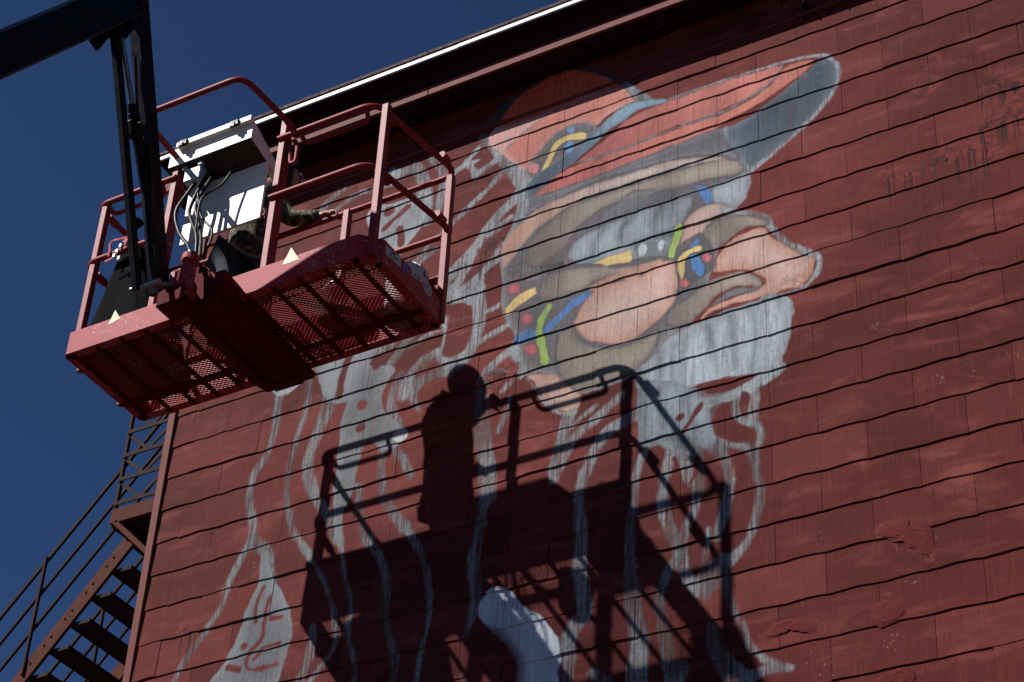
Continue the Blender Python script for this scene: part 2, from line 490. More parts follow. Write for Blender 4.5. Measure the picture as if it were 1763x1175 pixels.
erase('8', [(590, 800), (640, 790), (670, 830), (665, 920), (640, 990), (590, 1020), (545, 1010), (560, 930), (575, 860)])

# --- head: dark chalk ground of the face
poly('2', [(180, 50), (330, 20), (560, -60), (800, -150), (1000, -200), (1160, -150), (1240, -40), (1270, 30), (1230, 130), (1180, 200), (1120, 330), (1080, 480), (1000, 700),
           (860, 800), (780, 920), (620, 1010), (450, 1055), (330, 975), (250, 960), (150, 970), (155, 860), (125, 770), (88, 700), (66, 640), (72, 540), (62, 420), (100, 300), (160, 120)],
     (98, 102, 108), 'face_ground', edge=(150, 158, 164), ew=8, streak=.25)
poly('1', [(180, 740), (300, 715), (450, 660), (640, 590), (840, 510), (1000, 445), (1105, 400), (1180, 440), (1260, 590), (1240, 610), (1180, 530), (1060, 525), (900, 545), (700, 595), (520, 650), (380, 710), (260, 770), (190, 810)],
     (100, 103, 110), 'face_ground', edge=(128, 134, 140), ew=6)
# --- beard
poly('2', [(720, 960), (800, 880), (860, 800), (960, 740), (1060, 700), (1180, 655), (1300, 615), (1430, 590), (1468, 640), (1462, 760), (1432, 880), (1400, 960), (1310, 1022), (1280, 1060), (1180, 1090), (1090, 1120),
           (1040, 1190), (1000, 1290), (900, 1330), (820, 1310), (740, 1240), (725, 1120)], (164, 177, 186), 'beard', edge=(128, 136, 142), ew=10, streak=.2)
for pts, w in [([(965, 780), (942, 880), (940, 980), (965, 1060)], 22), ([(1062, 735), (1085, 840), (1110, 970)], 24), ([(1170, 690), (1185, 800), (1190, 940)], 24),
               ([(1272, 650), (1292, 760), (1278, 945)], 20), ([(840, 860), (832, 960), (830, 1080)], 26), ([(740, 960), (760, 1100), (800, 1230)], 22), ([(900, 830), (890, 920), (900, 1010)], 16)]:
    stroke('2', pts, w * 1.3, (82, 90, 98), 'beard', (104, 112, 120), soft=7, a=.85, w2=w * .4)
for pts, w in [([(1010, 790), (1005, 900), (1020, 1000)], 26), ([(1130, 730), (1140, 830), (1150, 930)], 26), ([(1235, 690), (1240, 800), (1240, 920)], 22), ([(1370, 640), (1375, 760), (1350, 900)], 40)]:
    stroke('2', pts, w, (192, 203, 210), 'beard', (178, 190, 198), soft=8, a=.7, w2=w * .5)
erase('2', [(965, 1062), (1000, 1022), (1100, 993), (1200, 975), (1270, 966), (1292, 975), (1230, 1025), (1140, 1062), (1050, 1082)])
stroke('5', [(500, 75), (580, 105), (660, 92), (760, 40), (840, -10)], 40, label='beard')
poly('5', [(310, 60), (420, 40), (500, 60), (560, 110), (590, 200), (600, 265), (560, 290), (480, 270), (430, 260), (350, 290), (310, 270)], (148, 161, 170), 'beard', edge=(104, 112, 120), ew=14)
for pts, w in [([(480, 262), (550, 272), (625, 298)], 40), ([(488, 110), (505, 190), (560, 245)], 34), ([(325, 80), (335, 170), (340, 260)], 24), ([(600, 110), (596, 160), (590, 220)], 20), ([(385, 70), (395, 150), (400, 210)], 14), ([(440, 255), (470, 290), (480, 330)], 26)]:
    stroke('5', pts, w, (70, 76, 82), 'beard', (98, 105, 112), soft=8, a=.8, w2=w * .6)
erase('5', [(698, 82), (724, 86), (722, 130), (706, 146), (694, 116)]); erase('5', [(545, 125), (500, 200), (478, 228)], 16); erase('5', [(462, 178), (470, 170)], 22)
erase('5', [(598, 150), (630, 122), (655, 130), (660, 175), (690, 200), (745, 220), (752, 262), (700, 270), (640, 262), (600, 240), (585, 200)])
# --- brow, forehead, eye
poly('1', [(65, 1050), (68, 980), (100, 915), (160, 850), (250, 788), (380, 722), (560, 655), (760, 592), (930, 548), (1080, 535), (1190, 545), (1120, 552), (1000, 572), (860, 612), (720, 655), (580, 700), (440, 752), (330, 815), (240, 885), (170, 965), (110, 1040), (85, 1085)],
     (194, 142, 118), 'brow', grad=((150, 900), (750, 620), (205, 182, 170)), edge=(150, 140, 138), ew=5)
poly('1', [(198, 1010), (215, 940), (290, 860), (400, 772), (560, 712), (750, 652), (950, 590), (1100, 552), (1195, 545), (1240, 572), (1232, 605), (1180, 625), (1050, 652), (900, 690), (760, 728), (640, 752), (540, 795), (440, 880), (380, 960), (320, 1012), (250, 1062), (212, 1055)],
     (128, 114, 108), 'brow', grad=((300, 940), (800, 680), (168, 154, 138)), edge=(104, 96, 94), ew=6)
poly('1', [(1085, 690), (1180, 645), (1250, 610), (1272, 650), (1242, 740), (1190, 790), (1130, 775), (1080, 740)], (172, 183, 192), 'forehead', edge=(130, 138, 145))
poly('1', [(390, 1015), (430, 940), (520, 880), (640, 830), (760, 780), (880, 742), (980, 722), (986, 760), (955, 830), (905, 900), (885, 960), (862, 1012), (800, 1022), (700, 1035), (500, 1055), (420, 1052)], (150, 162, 172), 'eye', edge=(108, 115, 122), ew=9)
for pts, w in [([(565, 880), (525, 935), (512, 1010)], 30), ([(690, 825), (645, 890), (642, 960)], 30), ([(835, 775), (805, 835), (802, 895)], 30), ([(900, 905), (800, 925), (700, 960)], 34)]:
    stroke('1', pts, w * 1.3, (72, 78, 84), 'eye', (92, 98, 104), soft=7, a=.9, w2=w * .5)
dot('1', 790, 985, 84, 42, (112, 118, 124), 'eye'); dot('1', 748, 985, 19, 34, (186, 196, 204), 'eye', .2); dot('1', 833, 965, 12, 28, (186, 196, 204), 'eye', .2)
poly('1', [(1005, 680), (1060, 688), (1086, 742), (1048, 762), (1028, 725)], (66, 124, 188), 'ornament')
poly('1', [(700, 700), (900, 690), (1000, 690), (1010, 715), (900, 740), (760, 770), (620, 825), (560, 850), (600, 790)], (104, 110, 117), 'face_ground', soft=4, a=.7)
# --- nose, cheeks, lip, jaw
poly('1', [(918, 990), (930, 920), (950, 860), (1000, 800), (1070, 768), (1140, 768), (1168, 792), (1100, 832), (1050, 880), (1030, 930), (1000, 945), (955, 975)], (196, 150, 132), 'nose', grad=((950, 960), (1090, 790), (208, 178, 165)), edge=(150, 120, 112), ew=5)
poly('2', [(1085, 462), (1110, 395), (1170, 330), (1240, 285), (1330, 268), (1370, 305), (1450, 350), (1530, 382), (1572, 400), (1576, 450), (1545, 510), (1480, 552), (1380, 582), (1290, 607), (1180, 632), (1080, 672), (1028, 708), (1058, 665), (1120, 625), (1220, 587), (1300, 557), (1336, 522), (1310, 490), (1250, 467), (1180, 465), (1120, 478)],
     (205, 172, 158), 'nose', edge=(192, 132, 108), ew=17)
stroke('2', [(1130, 180), (1210, 188), (1290, 198), (1345, 228), (1372, 270), (1440, 335), (1535, 378), (1590, 402), (1600, 440), (1585, 485), (1540, 540), (1460, 572), (1330, 602)], 30, (156, 164, 168), 'face_ground', (116, 122, 127), w2=22)
poly('1', [(1040, 962), (1028, 920), (1060, 870), (1120, 830), (1190, 815), (1260, 820), (1330, 840), (1345, 862), (1270, 872), (1210, 900), (1160, 940), (1100, 988), (1060, 988)], (124, 112, 106), 'nose', grad=((1060, 950), (1250, 830), (160, 148, 134)), edge=(106, 100, 98), ew=5)
poly('2', [(862, 705), (890, 650), (960, 600), (1050, 530), (1130, 497), (1220, 475), (1290, 490), (1332, 525), (1310, 550), (1240, 543), (1170, 553), (1110, 588), (1060, 640), (1000, 700), (920, 747), (870, 738)],
     (122, 110, 104), 'lip', grad=((900, 700), (1200, 500), (170, 156, 138)), edge=(100, 94, 92), ew=5)
poly('2', [(1100, 610), (1180, 560), (1250, 548), (1312, 555), (1240, 580), (1150, 608), (1080, 645)], (112, 116, 120), 'lip', edge=(86, 88, 92), ew=5)
poly('2', [(248, 575), (268, 520), (320, 480), (420, 452), (520, 442), (640, 450), (720, 438), (830, 403), (805, 440), (700, 472), (600, 490), (510, 522), (470, 560), (380, 592), (300, 612), (258, 605)], (130, 117, 110), 'cheek', grad=((300, 570), (560, 460), (166, 153, 140)), edge=(108, 101, 98), ew=6)
poly('2', [(478, 558), (560, 508), (660, 468), (780, 428), (852, 408), (805, 458), (720, 498), (620, 520), (520, 562)], (188, 138, 120), 'cheek', edge=(150, 118, 106), ew=4)
poly('2', [(422, 722), (440, 668), (480, 600), (560, 545), (660, 508), (760, 478), (830, 428), (882, 418), (916, 450), (922, 540), (902, 612), (850, 682), (790, 742), (700, 802), (600, 826), (500, 812), (440, 772)], (206, 174, 160), 'cheek', edge=(190, 128, 104), ew=22)
poly('2', [(328, 880), (330, 820), (350, 770), (402, 738), (440, 800), (520, 832), (640, 832), (740, 800), (812, 763), (822, 790), (792, 862), (740, 922), (660, 982), (560, 1012), (450, 1052), (398, 1032), (348, 962)], (134, 122, 113), 'jaw', grad=((380, 900), (700, 900), (160, 148, 130)), edge=(108, 100, 96), ew=8)
stroke('2', [(918, 420), (928, 540), (905, 620), (850, 690), (790, 752), (700, 812), (600, 838), (495, 822), (425, 765)], 10, (92, 96, 102), 'face_ground', (112, 117, 122), soft=3, a=.8)
# --- ornaments on face
poly('2', [(915, 372), (1000, 298), (1040, 300), (1095, 400), (1082, 470), (1000, 522), (960, 562), (925, 540)], (82, 84, 90), 'face_ground')
Y_, B_, K_, GR_ = (224, 190, 104), (62, 122, 186), (204, 100, 108), (150, 186, 78)
poly('2', [(975, 352), (1020, 308), (1016, 342), (985, 360)], B_, 'ornament')
poly('2', [(928, 508), (920, 430), (940, 390), (990, 358), (1025, 350), (1028, 374), (980, 388), (952, 420), (946, 500)], Y_, 'ornament')
poly('2', [(975, 402), (1010, 394), (1035, 430), (1043, 475), (1025, 497), (990, 467)], B_, 'ornament')
dot('2', 1057, 405, 27, 25, K_, 'ornament', edge=(170, 70, 80)); dot('2', 953, 530, 26, 23, K_, 'ornament', edge=(170, 70, 80))
poly('1', [(498, 1052), (560, 1025), (640, 1000), (696, 983), (692, 1042), (600, 1057)], Y_, 'ornament', sharp=True)
poly('1', [(870, 1012), (890, 940), (915, 868), (938, 868), (926, 930), (900, 1018)], GR_, 'ornament')
dot('2', 130, 555, 28, 25, K_, 'ornament', edge=(170, 70, 80)); dot('2', 193, 700, 28, 26, K_, 'ornament', edge=(170, 70, 80)); dot('2', 207, 850, 30, 28, K_, 'ornament', edge=(170, 70, 80))
poly('2', [(80, 655), (150, 590), (230, 550), (238, 577), (170, 622), (96, 682)], Y_, 'ornament', sharp=True)
poly('2', [(270, 752), (340, 680), (420, 600), (495, 566), (482, 602), (400, 662), (340, 722), (285, 768)], B_, 'ornament')
poly('2', [(132, 802), (160, 770), (225, 753), (232, 790), (180, 806), (138, 818)], B_, 'ornament')
poly('2', [(235, 770), (245, 700), (285, 633), (312, 638), (282, 700), (268, 760), (290, 850), (292, 912), (265, 914), (250, 850)], GR_, 'ornament')
poly('2', [(188, 970), (260, 963), (330, 975), (382, 1010), (442, 1062), (440, 1112), (400, 1147), (340, 1142), (270, 1080), (228, 1012)], (206, 170, 154), 'earlobe', edge=(180, 135, 118), ew=8)
stroke('2', [(190, 985), (225, 1030), (275, 1100), (345, 1152), (420, 1150)], 14, label='hair')
for pts, w in [([(100, 480), (170, 470), (280, 455), (400, 430)], 26), ([(120, 500), (200, 510), (300, 480)], 12), ([(90, 460), (150, 440), (210, 470)], 18), ([(150, 920), (180, 950), (160, 980)], 30)]:
    stroke('2', pts, w, (60, 64, 68), 'face_ground', (176, 180, 184), soft=1.0, a=.8, streak=.5)
# --- cap
poly('1', [(8, 445), (25, 412), (60, 380), (85, 330), (140, 260), (250, 185), (330, 140), (430, 122), (520, 138), (600, 165), (665, 190), (712, 235), (722, 272), (640, 302), (570, 347), (520, 387), (440, 375), (370, 402), (290, 472), (230, 552), (180, 602), (120, 562), (60, 512), (15, 482)],
     (200, 112, 98), 'cap_crown', grad=((90, 560), (330, 430), (204, 122, 106)), edge=(214, 160, 150), ew=6)
poly('1', [(85, 330), (140, 260), (250, 185), (330, 140), (430, 122), (520, 138), (600, 165), (660, 190), (640, 206), (560, 214), (430, 252), (250, 335), (90, 388), (60, 380)], (222, 74, 6), 'cap_crown', soft=3)
poly('1', [(12, 440), (40, 412), (150, 372), (285, 330), (180, 420), (85, 500), (60, 512), (15, 482)], (208, 158, 150), 'cap_crown', a=.8)
stroke('1', [(290, 335), (180, 420), (82, 508)], 12, (120, 108, 106), 'cap_crown', (140, 120, 116))
stroke('1', [(60, 385), (85, 325), (140, 255), (250, 180), (330, 132), (430, 112), (520, 126), (600, 155), (680, 200), (740, 255)], 20, (66, 68, 74), 'cap_crown', (58, 60, 66), w2=40)
stroke('1', [(-30, 420), (20, 370), (60, 330), (100, 280)], 60, (58, 60, 66), 'hair', (70, 72, 78))
stroke('1', [(660, 185), (715, 225), (760, 265)], 34, (132, 138, 142), 'cap_crown', (104, 108, 112), w2=40)
poly('1', [(185, 602), (240, 520), (320, 430), (390, 383), (460, 370), (525, 388), (532, 412), (460, 472), (380, 532), (300, 597), (230, 642), (195, 642)], (98, 98, 103), 'ornament', edge=(130, 130, 132), ew=6)
poly('1', [(263, 602), (290, 540), (320, 480), (370, 440), (430, 423), (477, 423), (470, 452), (400, 457), (350, 482), (320, 532), (300, 582), (280, 602)], Y_, 'ornament')
dot('1', 405, 408, 20, 17, (92, 150, 206), 'ornament'); dot('1', 395, 490, 20, 30, (92, 150, 206), 'ornament', .4); dot('1', 222, 593, 25, 25, (216, 132, 138), 'ornament')
poly('1', [(440, 562), (520, 490), (620, 410), (720, 335), (800, 300), (880, 268), (1000, 223), (1150, 173), (1300, 130), (1420, 98), (1412, 132), (1350, 192), (1250, 252), (1150, 302), (1050, 347), (900, 392), (740, 462), (560, 527)], (176, 92, 88), 'cap_brim', grad=((600, 470), (1300, 190), (210, 122, 108)))
poly('1', [(222, 722), (300, 660), (400, 588), (560, 538), (740, 472), (900, 408), (1060, 358), (1210, 298), (1340, 213), (1420, 120), (1480, 88), (1572, 70), (1542, 112), (1440, 192), (1330, 267), (1200, 337), (1090, 402), (960, 452), (840, 502), (700, 557), (560, 612), (400, 672), (280, 717)], (194, 96, 88), 'cap_brim', grad=((400, 620), (1100, 380), (222, 128, 108)))
stroke('1', [(405, 572), (560, 532), (740, 466), (900, 402), (1050, 352), (1200, 288), (1330, 207), (1400, 140), (1418, 100)], 12, (122, 118, 122), 'cap_brim', (96, 98, 104), w2=16)
poly('1', [(1138, 405), (1240, 358), (1340, 288), (1450, 198), (1550, 113), (1600, 70), (1650, 58), (1692, 102), (1682, 182), (1620, 272), (1540, 372), (1440, 462), (1340, 542), (1260, 602), (1220, 562), (1190, 512), (1150, 472)], (70, 92, 108), 'visor_underside', edge=(110, 126, 138), ew=9)
stroke('1', [(1600, 90), (1500, 200), (1380, 300), (1250, 400), (1180, 440)], 40, (56, 76, 92), 'visor_underside', (64, 84, 100), soft=10, a=.6)
stroke('1', [(880, 262), (1000, 216), (1150, 165), (1300, 120), (1420, 84), (1550, 56), (1640, 54), (1688, 105), (1682, 185), (1600, 310), (1480, 430), (1350, 542), (1265, 610)], 12, (158, 166, 172), 'visor_underside', (122, 128, 134), w2=20)
stroke('1', [(1145, 400), (1160, 470), (1210, 540), (1260, 605)], 16, (150, 158, 164), 'visor_underside', (118, 124, 130))
poly('1', [(178, 722), (200, 670), (260, 610), (360, 540), (480, 450), (560, 370), (640, 303), (720, 268), (800, 256), (878, 264), (840, 287), (760, 302), (690, 342), (600, 402), (520, 472), (430, 552), (330, 632), (250, 692), (200, 735)], (66, 90, 112), 'cap_band', grad=((380, 560), (680, 310), (126, 168, 190)), edge=(96, 112, 126), ew=4)
stroke('1', [(190, 640), (175, 690), (185, 750), (170, 830)], 24, (158, 166, 172), 'face_ground', (118, 124, 130))
# --- pale painted shape low on the wall
poly('4', [(662, 918), (690, 870), (740, 846), (790, 868), (820, 910), (880, 938), (922, 990), (952, 1060), (946, 1120), (930, 1200), (770, 1200), (770, 1120), (745, 1050), (705, 990), (672, 952)], (206, 214, 228), 'pale_figure')

erase('4', [(680, 985), (750, 1010), (800, 1070), (815, 1130), (800, 1210), (700, 1230), (600, 1150), (600, 1030)], soft=9)
# --- repairs: red filler with dark cracks and runs, pale flakes
RCOL, KCOL = (116, 38, 30), (30, 20, 22)
CRACK = np.minimum(np.abs(field(3.2, 2.2, 31)), np.abs(field(5.5, 3.0, 32)))
def patch(crop, pts, cracks=0, runs=0, seed=1, col=RCOL, a=.85):
    """ragged filler patch; a net of dark cracks and a few dark runs on it"""
    r = np.random.default_rng(seed)
    P, s = to_img(crop, pts); Ps = smooth_line(P, True)
    x0, x1, z0, z1 = window(Ps, 14)
    if x1 <= x0 or z1 <= z0: return
    Z, X = np.mgrid[z0:z1, x0:x1].astype(np.float32); sl = (slice(z0, z1), slice(x0, x1))
    sd = seg_dist(X, Z, Ps, True) * np.where(inside(X, Z, Ps), 1, -1)
    c = np.clip((sd + 4.5 * NW1[sl] + 2.5 * NFINE[sl]) / 5 + .4, 0, 1) * a
    lay(sl, c, np.array(lin(col), np.float32) * (1 + .30 * NW1[sl] + .2 * NFINE[sl])[..., None])
    if cracks:
        cc = np.clip((.17 - CRACK[sl]) / .12, 0, 1) * np.clip((sd + 3 * NW1[sl]) / 4 + .5, 0, 1) * np.clip(.8 + .5 * NW2[sl], 0, 1)
        lay(sl, cc, np.broadcast_to(np.array(lin(KCOL), np.float32), cc.shape + (3,)))
    for k in range(runs):
        p = np.array([r.uniform(P[:, 0].min(), P[:, 0].max()), r.uniform(P[:, 1].mean(), P[:, 1].max())])
        L = [p]
        for q in range(5):
            p = p + np.array([r.normal(0, .5), r.uniform(4, 13)]); L.append(p)
        L = np.array(L); w = r.uniform(.9, 2.1)
        x0, x1, z0, z1 = window(L, 6)
        if x1 <= x0 or z1 <= z0: continue
        Z, X = np.mgrid[z0:z1, x0:x1].astype(np.float32); sl2 = (slice(z0, z1), slice(x0, x1))
        d, t = seg_dist(X, Z, L, False, True)
        lay(sl2, np.clip((w * (1 - .6 * t) - d) / 1.2 + .5, 0, 1) * .75, np.broadcast_to(np.array(lin(KCOL), np.float32), d.shape + (3,)))
patch('6', [(900, 350), (930, 320), (1040, 315), (1080, 360), (1000, 390), (920, 405), (900, 390)], 16, 12, 3, (100, 36, 32), .7)
patch('6', [(885, 540), (930, 480), (1020, 410), (1120, 360), (1200, 380), (1120, 470), (1000, 505), (930, 545)], 40, 20, 4)
patch('6', [(520, 715), (620, 680), (740, 625), (880, 585), (940, 575), (950, 610), (860, 640), (740, 675), (640, 712), (550, 735)], 34, 16, 5)
patch('6', [(700, 230), (725, 225), (728, 290), (720, 350), (680, 390), (640, 420), (630, 395), (680, 345), (700, 290)], 22, 0, 6, (104, 38, 32), .8)
patch('9', [(355, 740), (390, 705), (460, 680), (470, 710), (535, 715), (535, 790), (480, 780), (420, 755)], 3, 0, 7, (108, 40, 36), .5)
patch('9', [(355, 940), (430, 935), (460, 975), (400, 1005), (360, 1000)], 3, 0, 8, (106, 38, 34), .5)
patch('9', [(30, 1040), (60, 1000), (120, 990), (185, 1010), (180, 1035), (110, 1020), (60, 1045)], 0, 0, 9, (110, 40, 36), .45)
patch('9', [(370, 1160), (430, 1140), (475, 1135), (470, 1180), (380, 1190)], 0, 0, 10, (110, 40, 36), .45)
patch('8', [(690, 590), (710, 540), (760, 510), (800, 515), (790, 550), (740, 610), (700, 640), (675, 630)], 30, 5, 12, (96, 38, 30))
patch('8', [(725, 1100), (770, 1060), (850, 1040), (862, 1085), (860, 1110), (780, 1130), (725, 1160)], 40, 5, 13, (118, 42, 30))
patch('8', [(430, 1090), (470, 1050), (515, 1035), (500, 1060), (450, 1090)], 10, 0, 14, (92, 58, 44))
patch('3', [(105, 110), (140, 80), (185, 75), (190, 100), (150, 120), (135, 150), (115, 135)], 12, 3, 15, (126, 48, 40), .7)
patch('3', [(75, 985), (100, 965), (130, 965), (120, 995), (85, 1000)], 8, 4, 16, (120, 50, 42), .7)
patch('2', [(1412, 530), (1450, 500), (1490, 490), (1530, 480), (1500, 530), (1430, 550)], 10, 0, 17, (176, 120, 104), .6)
fr = np.random.default_rng(21)
for crop, cx, cy, sx, sy, n in [('9', 355, 97, 18, 14, 40), ('9', 555, 268, 12, 10, 22), ('9', 655, 248, 8, 8, 10), ('9', 195, 735, 20, 18, 22), ('9', 405, 1060, 22, 25, 46), ('9', 205, 1120, 20, 20, 34), ('9', 475, 875, 10, 8, 14), ('9', 785, 190, 30, 10, 22),
                                ('6', 880, 1045, 14, 10, 16), ('6', 1080, 520, 6, 6, 8), ('3', 222, 200, 7, 40, 50), ('3', 350, 735, 5, 14, 14), ('3', 20, 300, 14, 6, 12), ('f', 240, 1040, 10, 22, 60), ('f', 214, 1095, 6, 30, 50), ('f', 262, 1000, 6, 18, 30)]:
    for k in range(n // 2):
        u = (cx + fr.normal() * sx, cy + fr.normal() * sy)
        P, s = to_img(crop, [u]); x, z = P[0]; rr = fr.uniform(.3, 1.1)
        x0, x1, z0, z1 = int(x) - 3, int(x) + 4, int(z) - 3, int(z) + 4
        if x0 < 0 or z0 < 0 or x1 >= IW or z1 >= IH: continue
        Z, X = np.mgrid[z0:z1, x0:x1].astype(np.float32)
        d = np.hypot((X - x) * fr.uniform(.6, 1.4), Z - z)
        g = fr.uniform(.75, 1.1)
        lay((slice(z0, z1), slice(x0, x1)), np.clip(rr - d + .5, 0, 1) * .6, np.broadcast_to(np.array(lin((160, 140, 124)), np.float32) * g, d.shape + (3,)))

E_ = np.zeros((IH, IW), np.float32)
for sh, ax in ((1, 0), (1, 1)):
    E_ += (LAB != np.roll(LAB, sh, ax)) & (LAB > 1) & (np.roll(LAB, sh, ax) > 1)
E_ = np.clip(E_, 0, 1)
_fx = np.fft.rfftfreq(IW)[None, :]; _fz = np.fft.fftfreq(IH)[:, None]
E_ = np.fft.irfft2(np.fft.rfft2(E_) * np.exp(-2 * np.pi ** 2 * ((_fx * 1.9) ** 2 + (_fz * 1.9) ** 2)), (IH, IW))
E_ = np.clip(E_ * 2.6 * (.7 + .3 * NMED), 0, .62)[..., None].astype(np.float32)
E_ *= (LAB != LABELS.index('ornament'))[..., None]
RGB = RGB * (1 - E_) + np.array(lin((82, 84, 90)), np.float32) * E_
_l = (RGB @ np.array([.3, .55, .15], np.float32))[..., None]
RGB = RGB * .84 + _l * .16
mural_img = bpy.data.images.new('mural_paint', IW, IH, alpha=True, float_buffer=True)
buf = np.ones((IH, IW, 4), np.float32)
buf[..., :3] = np.clip(RGB, 0, 1); buf[..., 3] = np.clip(COV, 0, 1)
mural_img.alpha_mode = 'CHANNEL_PACKED'
mural_img.colorspace_settings.name = 'Non-Color'
mural_img.pixels.foreach_set(buf[::-1].ravel())
mural_img.update()
mural_img.pack()

# ------------------------------------------------------------------ materials
def mat_wall():
    k = NT('red_wall_paint')
    geo = k.n('ShaderNodeNewGeometry'); sep = k.n('ShaderNodeSeparateXYZ'); k.l(geo.outputs['Position'], sep.inputs[0])
    def mr(sock, a, b):
        r = k.n('ShaderNodeMapRange'); r.clamp = False
        r.inputs['From Min'].default_value = a; r.inputs['From Max'].default_value = b; k.l(sock, r.inputs['Value']); return r.outputs['Result']
    cmb = k.n('ShaderNodeCombineXYZ')
    k.l(mr(sep.outputs['X'], IX0, IX1), cmb.inputs['X']); k.l(mr(sep.outputs['Z'], IZ0, IZ1), cmb.inputs['Y'])
    tex = k.n('ShaderNodeTexImage'); tex.image = mural_img; tex.extension = 'CLIP'; tex.interpolation = 'Linear'
    k.l(cmb.outputs[0], tex.inputs['Vector'])
    big = k.noise(k.coords((.55, 1, .8), True), 1.0, 3)
    oi = k.n('ShaderNodeObjectInfo')
    base = k.mix(k.ramp(big, .38, .62), lin((88, 32, 29)), lin((116, 50, 45)))
    height_tone = k.math('ADD', sep.outputs['Z'], k.math('MULTIPLY', k.noise(k.coords((.7, 1, 1.1), True), 1.0, 5, .6), 3.2))
    base = k.mix(k.ramp(height_tone, 12.4, 9.2, 0, .55), base, lin((84, 30, 28)))      # unevenly darker towards the bottom of the wall
    # roller marks, rubbed pale patches, dirt
    mp = k.n('ShaderNodeMapping'); mp.inputs['Rotation'].default_value = (0, .35, 0); mp.inputs['Scale'].default_value = (2.2, 1, 7.0)
    k.l(geo.outputs['Position'], mp.inputs['Vector'])
    roll = k.noise(mp.outputs[0], 1.0, 5, .6, .6)
    base = k.mix(k.ramp(roll, .48, .74, 0, .68), base, lin((146, 80, 73)))
    base = k.mix(k.ramp(k.noise(k.coords((3.5, 1, 4.5), True), 1.0, 5, .65), .50, .76, 0, .7), base, lin((74, 24, 22)))
    grain = k.noise(k.coords((62, 8, 3.4), True), 1.0, 5, .68, .35)
    wide = k.noise(k.coords((38, 8, 1.2), True), 1.0, 3, .5, 1.2)
    base = k.mix(k.ramp(grain, .46, .30, 0, .62), base, lin((68, 26, 25)))
    base = k.mix(k.ramp(grain, .54, .72, 0, .40), base, lin((142, 84, 78)))
    base = k.mix(k.ramp(oi.outputs['Random'], .35, 1.0, 0, .38), base, lin((80, 30, 28)))
    base = k.mix(k.ramp(oi.outputs['Random'], .3, .0, 0, .22), base, lin((140, 76, 68)))
    base = k.mix(1.0, base, (1.02, .91, .90), 'MULTIPLY')
    gm = k.math('MULTIPLY', k.ramp(grain, .28, .44, .45, 1.0), k.ramp(wide, .3, .42, .8, 1.0))
    al = k.math('MULTIPLY', tex.outputs['Alpha'], gm)
    paint = k.mix(k.ramp(grain, .52, .74, 0, .8), tex.outputs['Color'], (1.35, 1.35, 1.35), 'MULTIPLY')
    paint = k.mix(k.ramp(k.noise(k.coords((95, 8, 2.6), True), 1.0, 4, .65, .4), .48, .34, 0, .6), paint, (.62, .62, .63), 'MULTIPLY')
    col = k.mix(al, base, paint)
    k.color(col)
    k.rough(.8); k.set(**{'Specular IOR Level': .10})
    ln = k.noise(k.coords((170, 30, 2.2), True), 1.0, 3, .6, 1.5)
    h = k.math('ADD', k.math('MULTIPLY', grain, .7), k.math('MULTIPLY', ln, .6))
    k.bump(h, .5, .003)
    return k.m

def mat_paint(name, c, chip=None, chip_amt=.64, rough=.42, dust=None, dirt=(20, 12, 12), spec=.4, scale=(1, 1, 1), bump=.15, chip_scale=1.0, gain=1.0, dirt_amt=.5):
    k = NT(name)
    v = k.coords(scale)
    col = k.mix(k.ramp(k.noise(v, 7, 4), .35, .7, 0, .35), lin(c), tuple(x * .7 for x in lin(c)))
    if dust: col = k.mix(k.ramp(k.noise(v, 11, 6, .65), .45, .75, 0, .4), col, lin(dust))
    if chip:
        s = k.noise(k.coords((30 * scale[0] * chip_scale, 30 * scale[1] * chip_scale, 60 * scale[2] * chip_scale)), 1.0, 6, .72, 1.5)
        m = k.math('MULTIPLY', k.ramp(s, chip_amt, chip_amt + .03), k.ramp(k.noise(v, 5, 3), .42, .6))
        col = k.mix(m, col, lin(chip))
    d = k.ramp(k.noise(v, 23, 5, .7), .58, .72, 0, dirt_amt)
    col = k.mix(d, col, lin(dirt))
    if gain != 1.0: col = k.mix(1.0, col, (gain, gain, gain), 'MULTIPLY')
    k.color(col); k.rough(rough + .06); k.set(**{'Specular IOR Level': spec})
    k.bump(k.noise(v, 60, 4), bump, .002)
    return k.m

def mat_plain(name, c, rough=.6, metal=0.0, var=.25, scale=14, spec=.4):
    k = NT(name)
    v = k.coords()
    k.color(k.mix(k.ramp(k.noise(v, scale, 5), .3, .7, 0, var), lin(c), tuple(x * .45 for x in lin(c))))
    k.rough(k.ramp(k.noise(v, scale * 2, 3), .3, .7, max(.05, rough - .1), min(1, rough + .1)))
    k.set(Metallic=metal, **{'Specular IOR Level': spec})
    k.bump(k.noise(v, scale * 4, 4), .12, .002)
    return k.m

WALL = mat_wall()
TRIM = mat_paint('red_trim_paint', (122, 60, 55), chip=(170, 150, 144), chip_amt=.73, rough=.6, dust=(126, 72, 66), dirt=(92, 42, 38), dirt_amt=.2, bump=.04, scale=(.3, 1, 1), spec=.12)
SOFFIT = mat_paint('shaded_red_soffit_paint', (52, 15, 14), chip=(120, 116, 112), chip_amt=.63, rough=.7, dirt=(36, 14, 13), scale=(.3, 1, 1), spec=.1)  # red darkened to put the eave's shade into the colour
WHITE_TRIM = mat_paint('white_metal_trim', (206, 210, 210), gain=1.0, rough=.45, dirt=(120, 112, 104), dust=(190, 186, 180))
ROOF = mat_plain('roof_felt', (70, 34, 33), .85)
LIFT_RED = mat_paint('scratched_red_lift_paint', (180, 50, 58), chip=(226, 204, 200), chip_amt=.575, rough=.5, dust=(168, 60, 66), dirt=(110, 30, 34), dirt_amt=.25, bump=.05, spec=.14, chip_scale=.9)
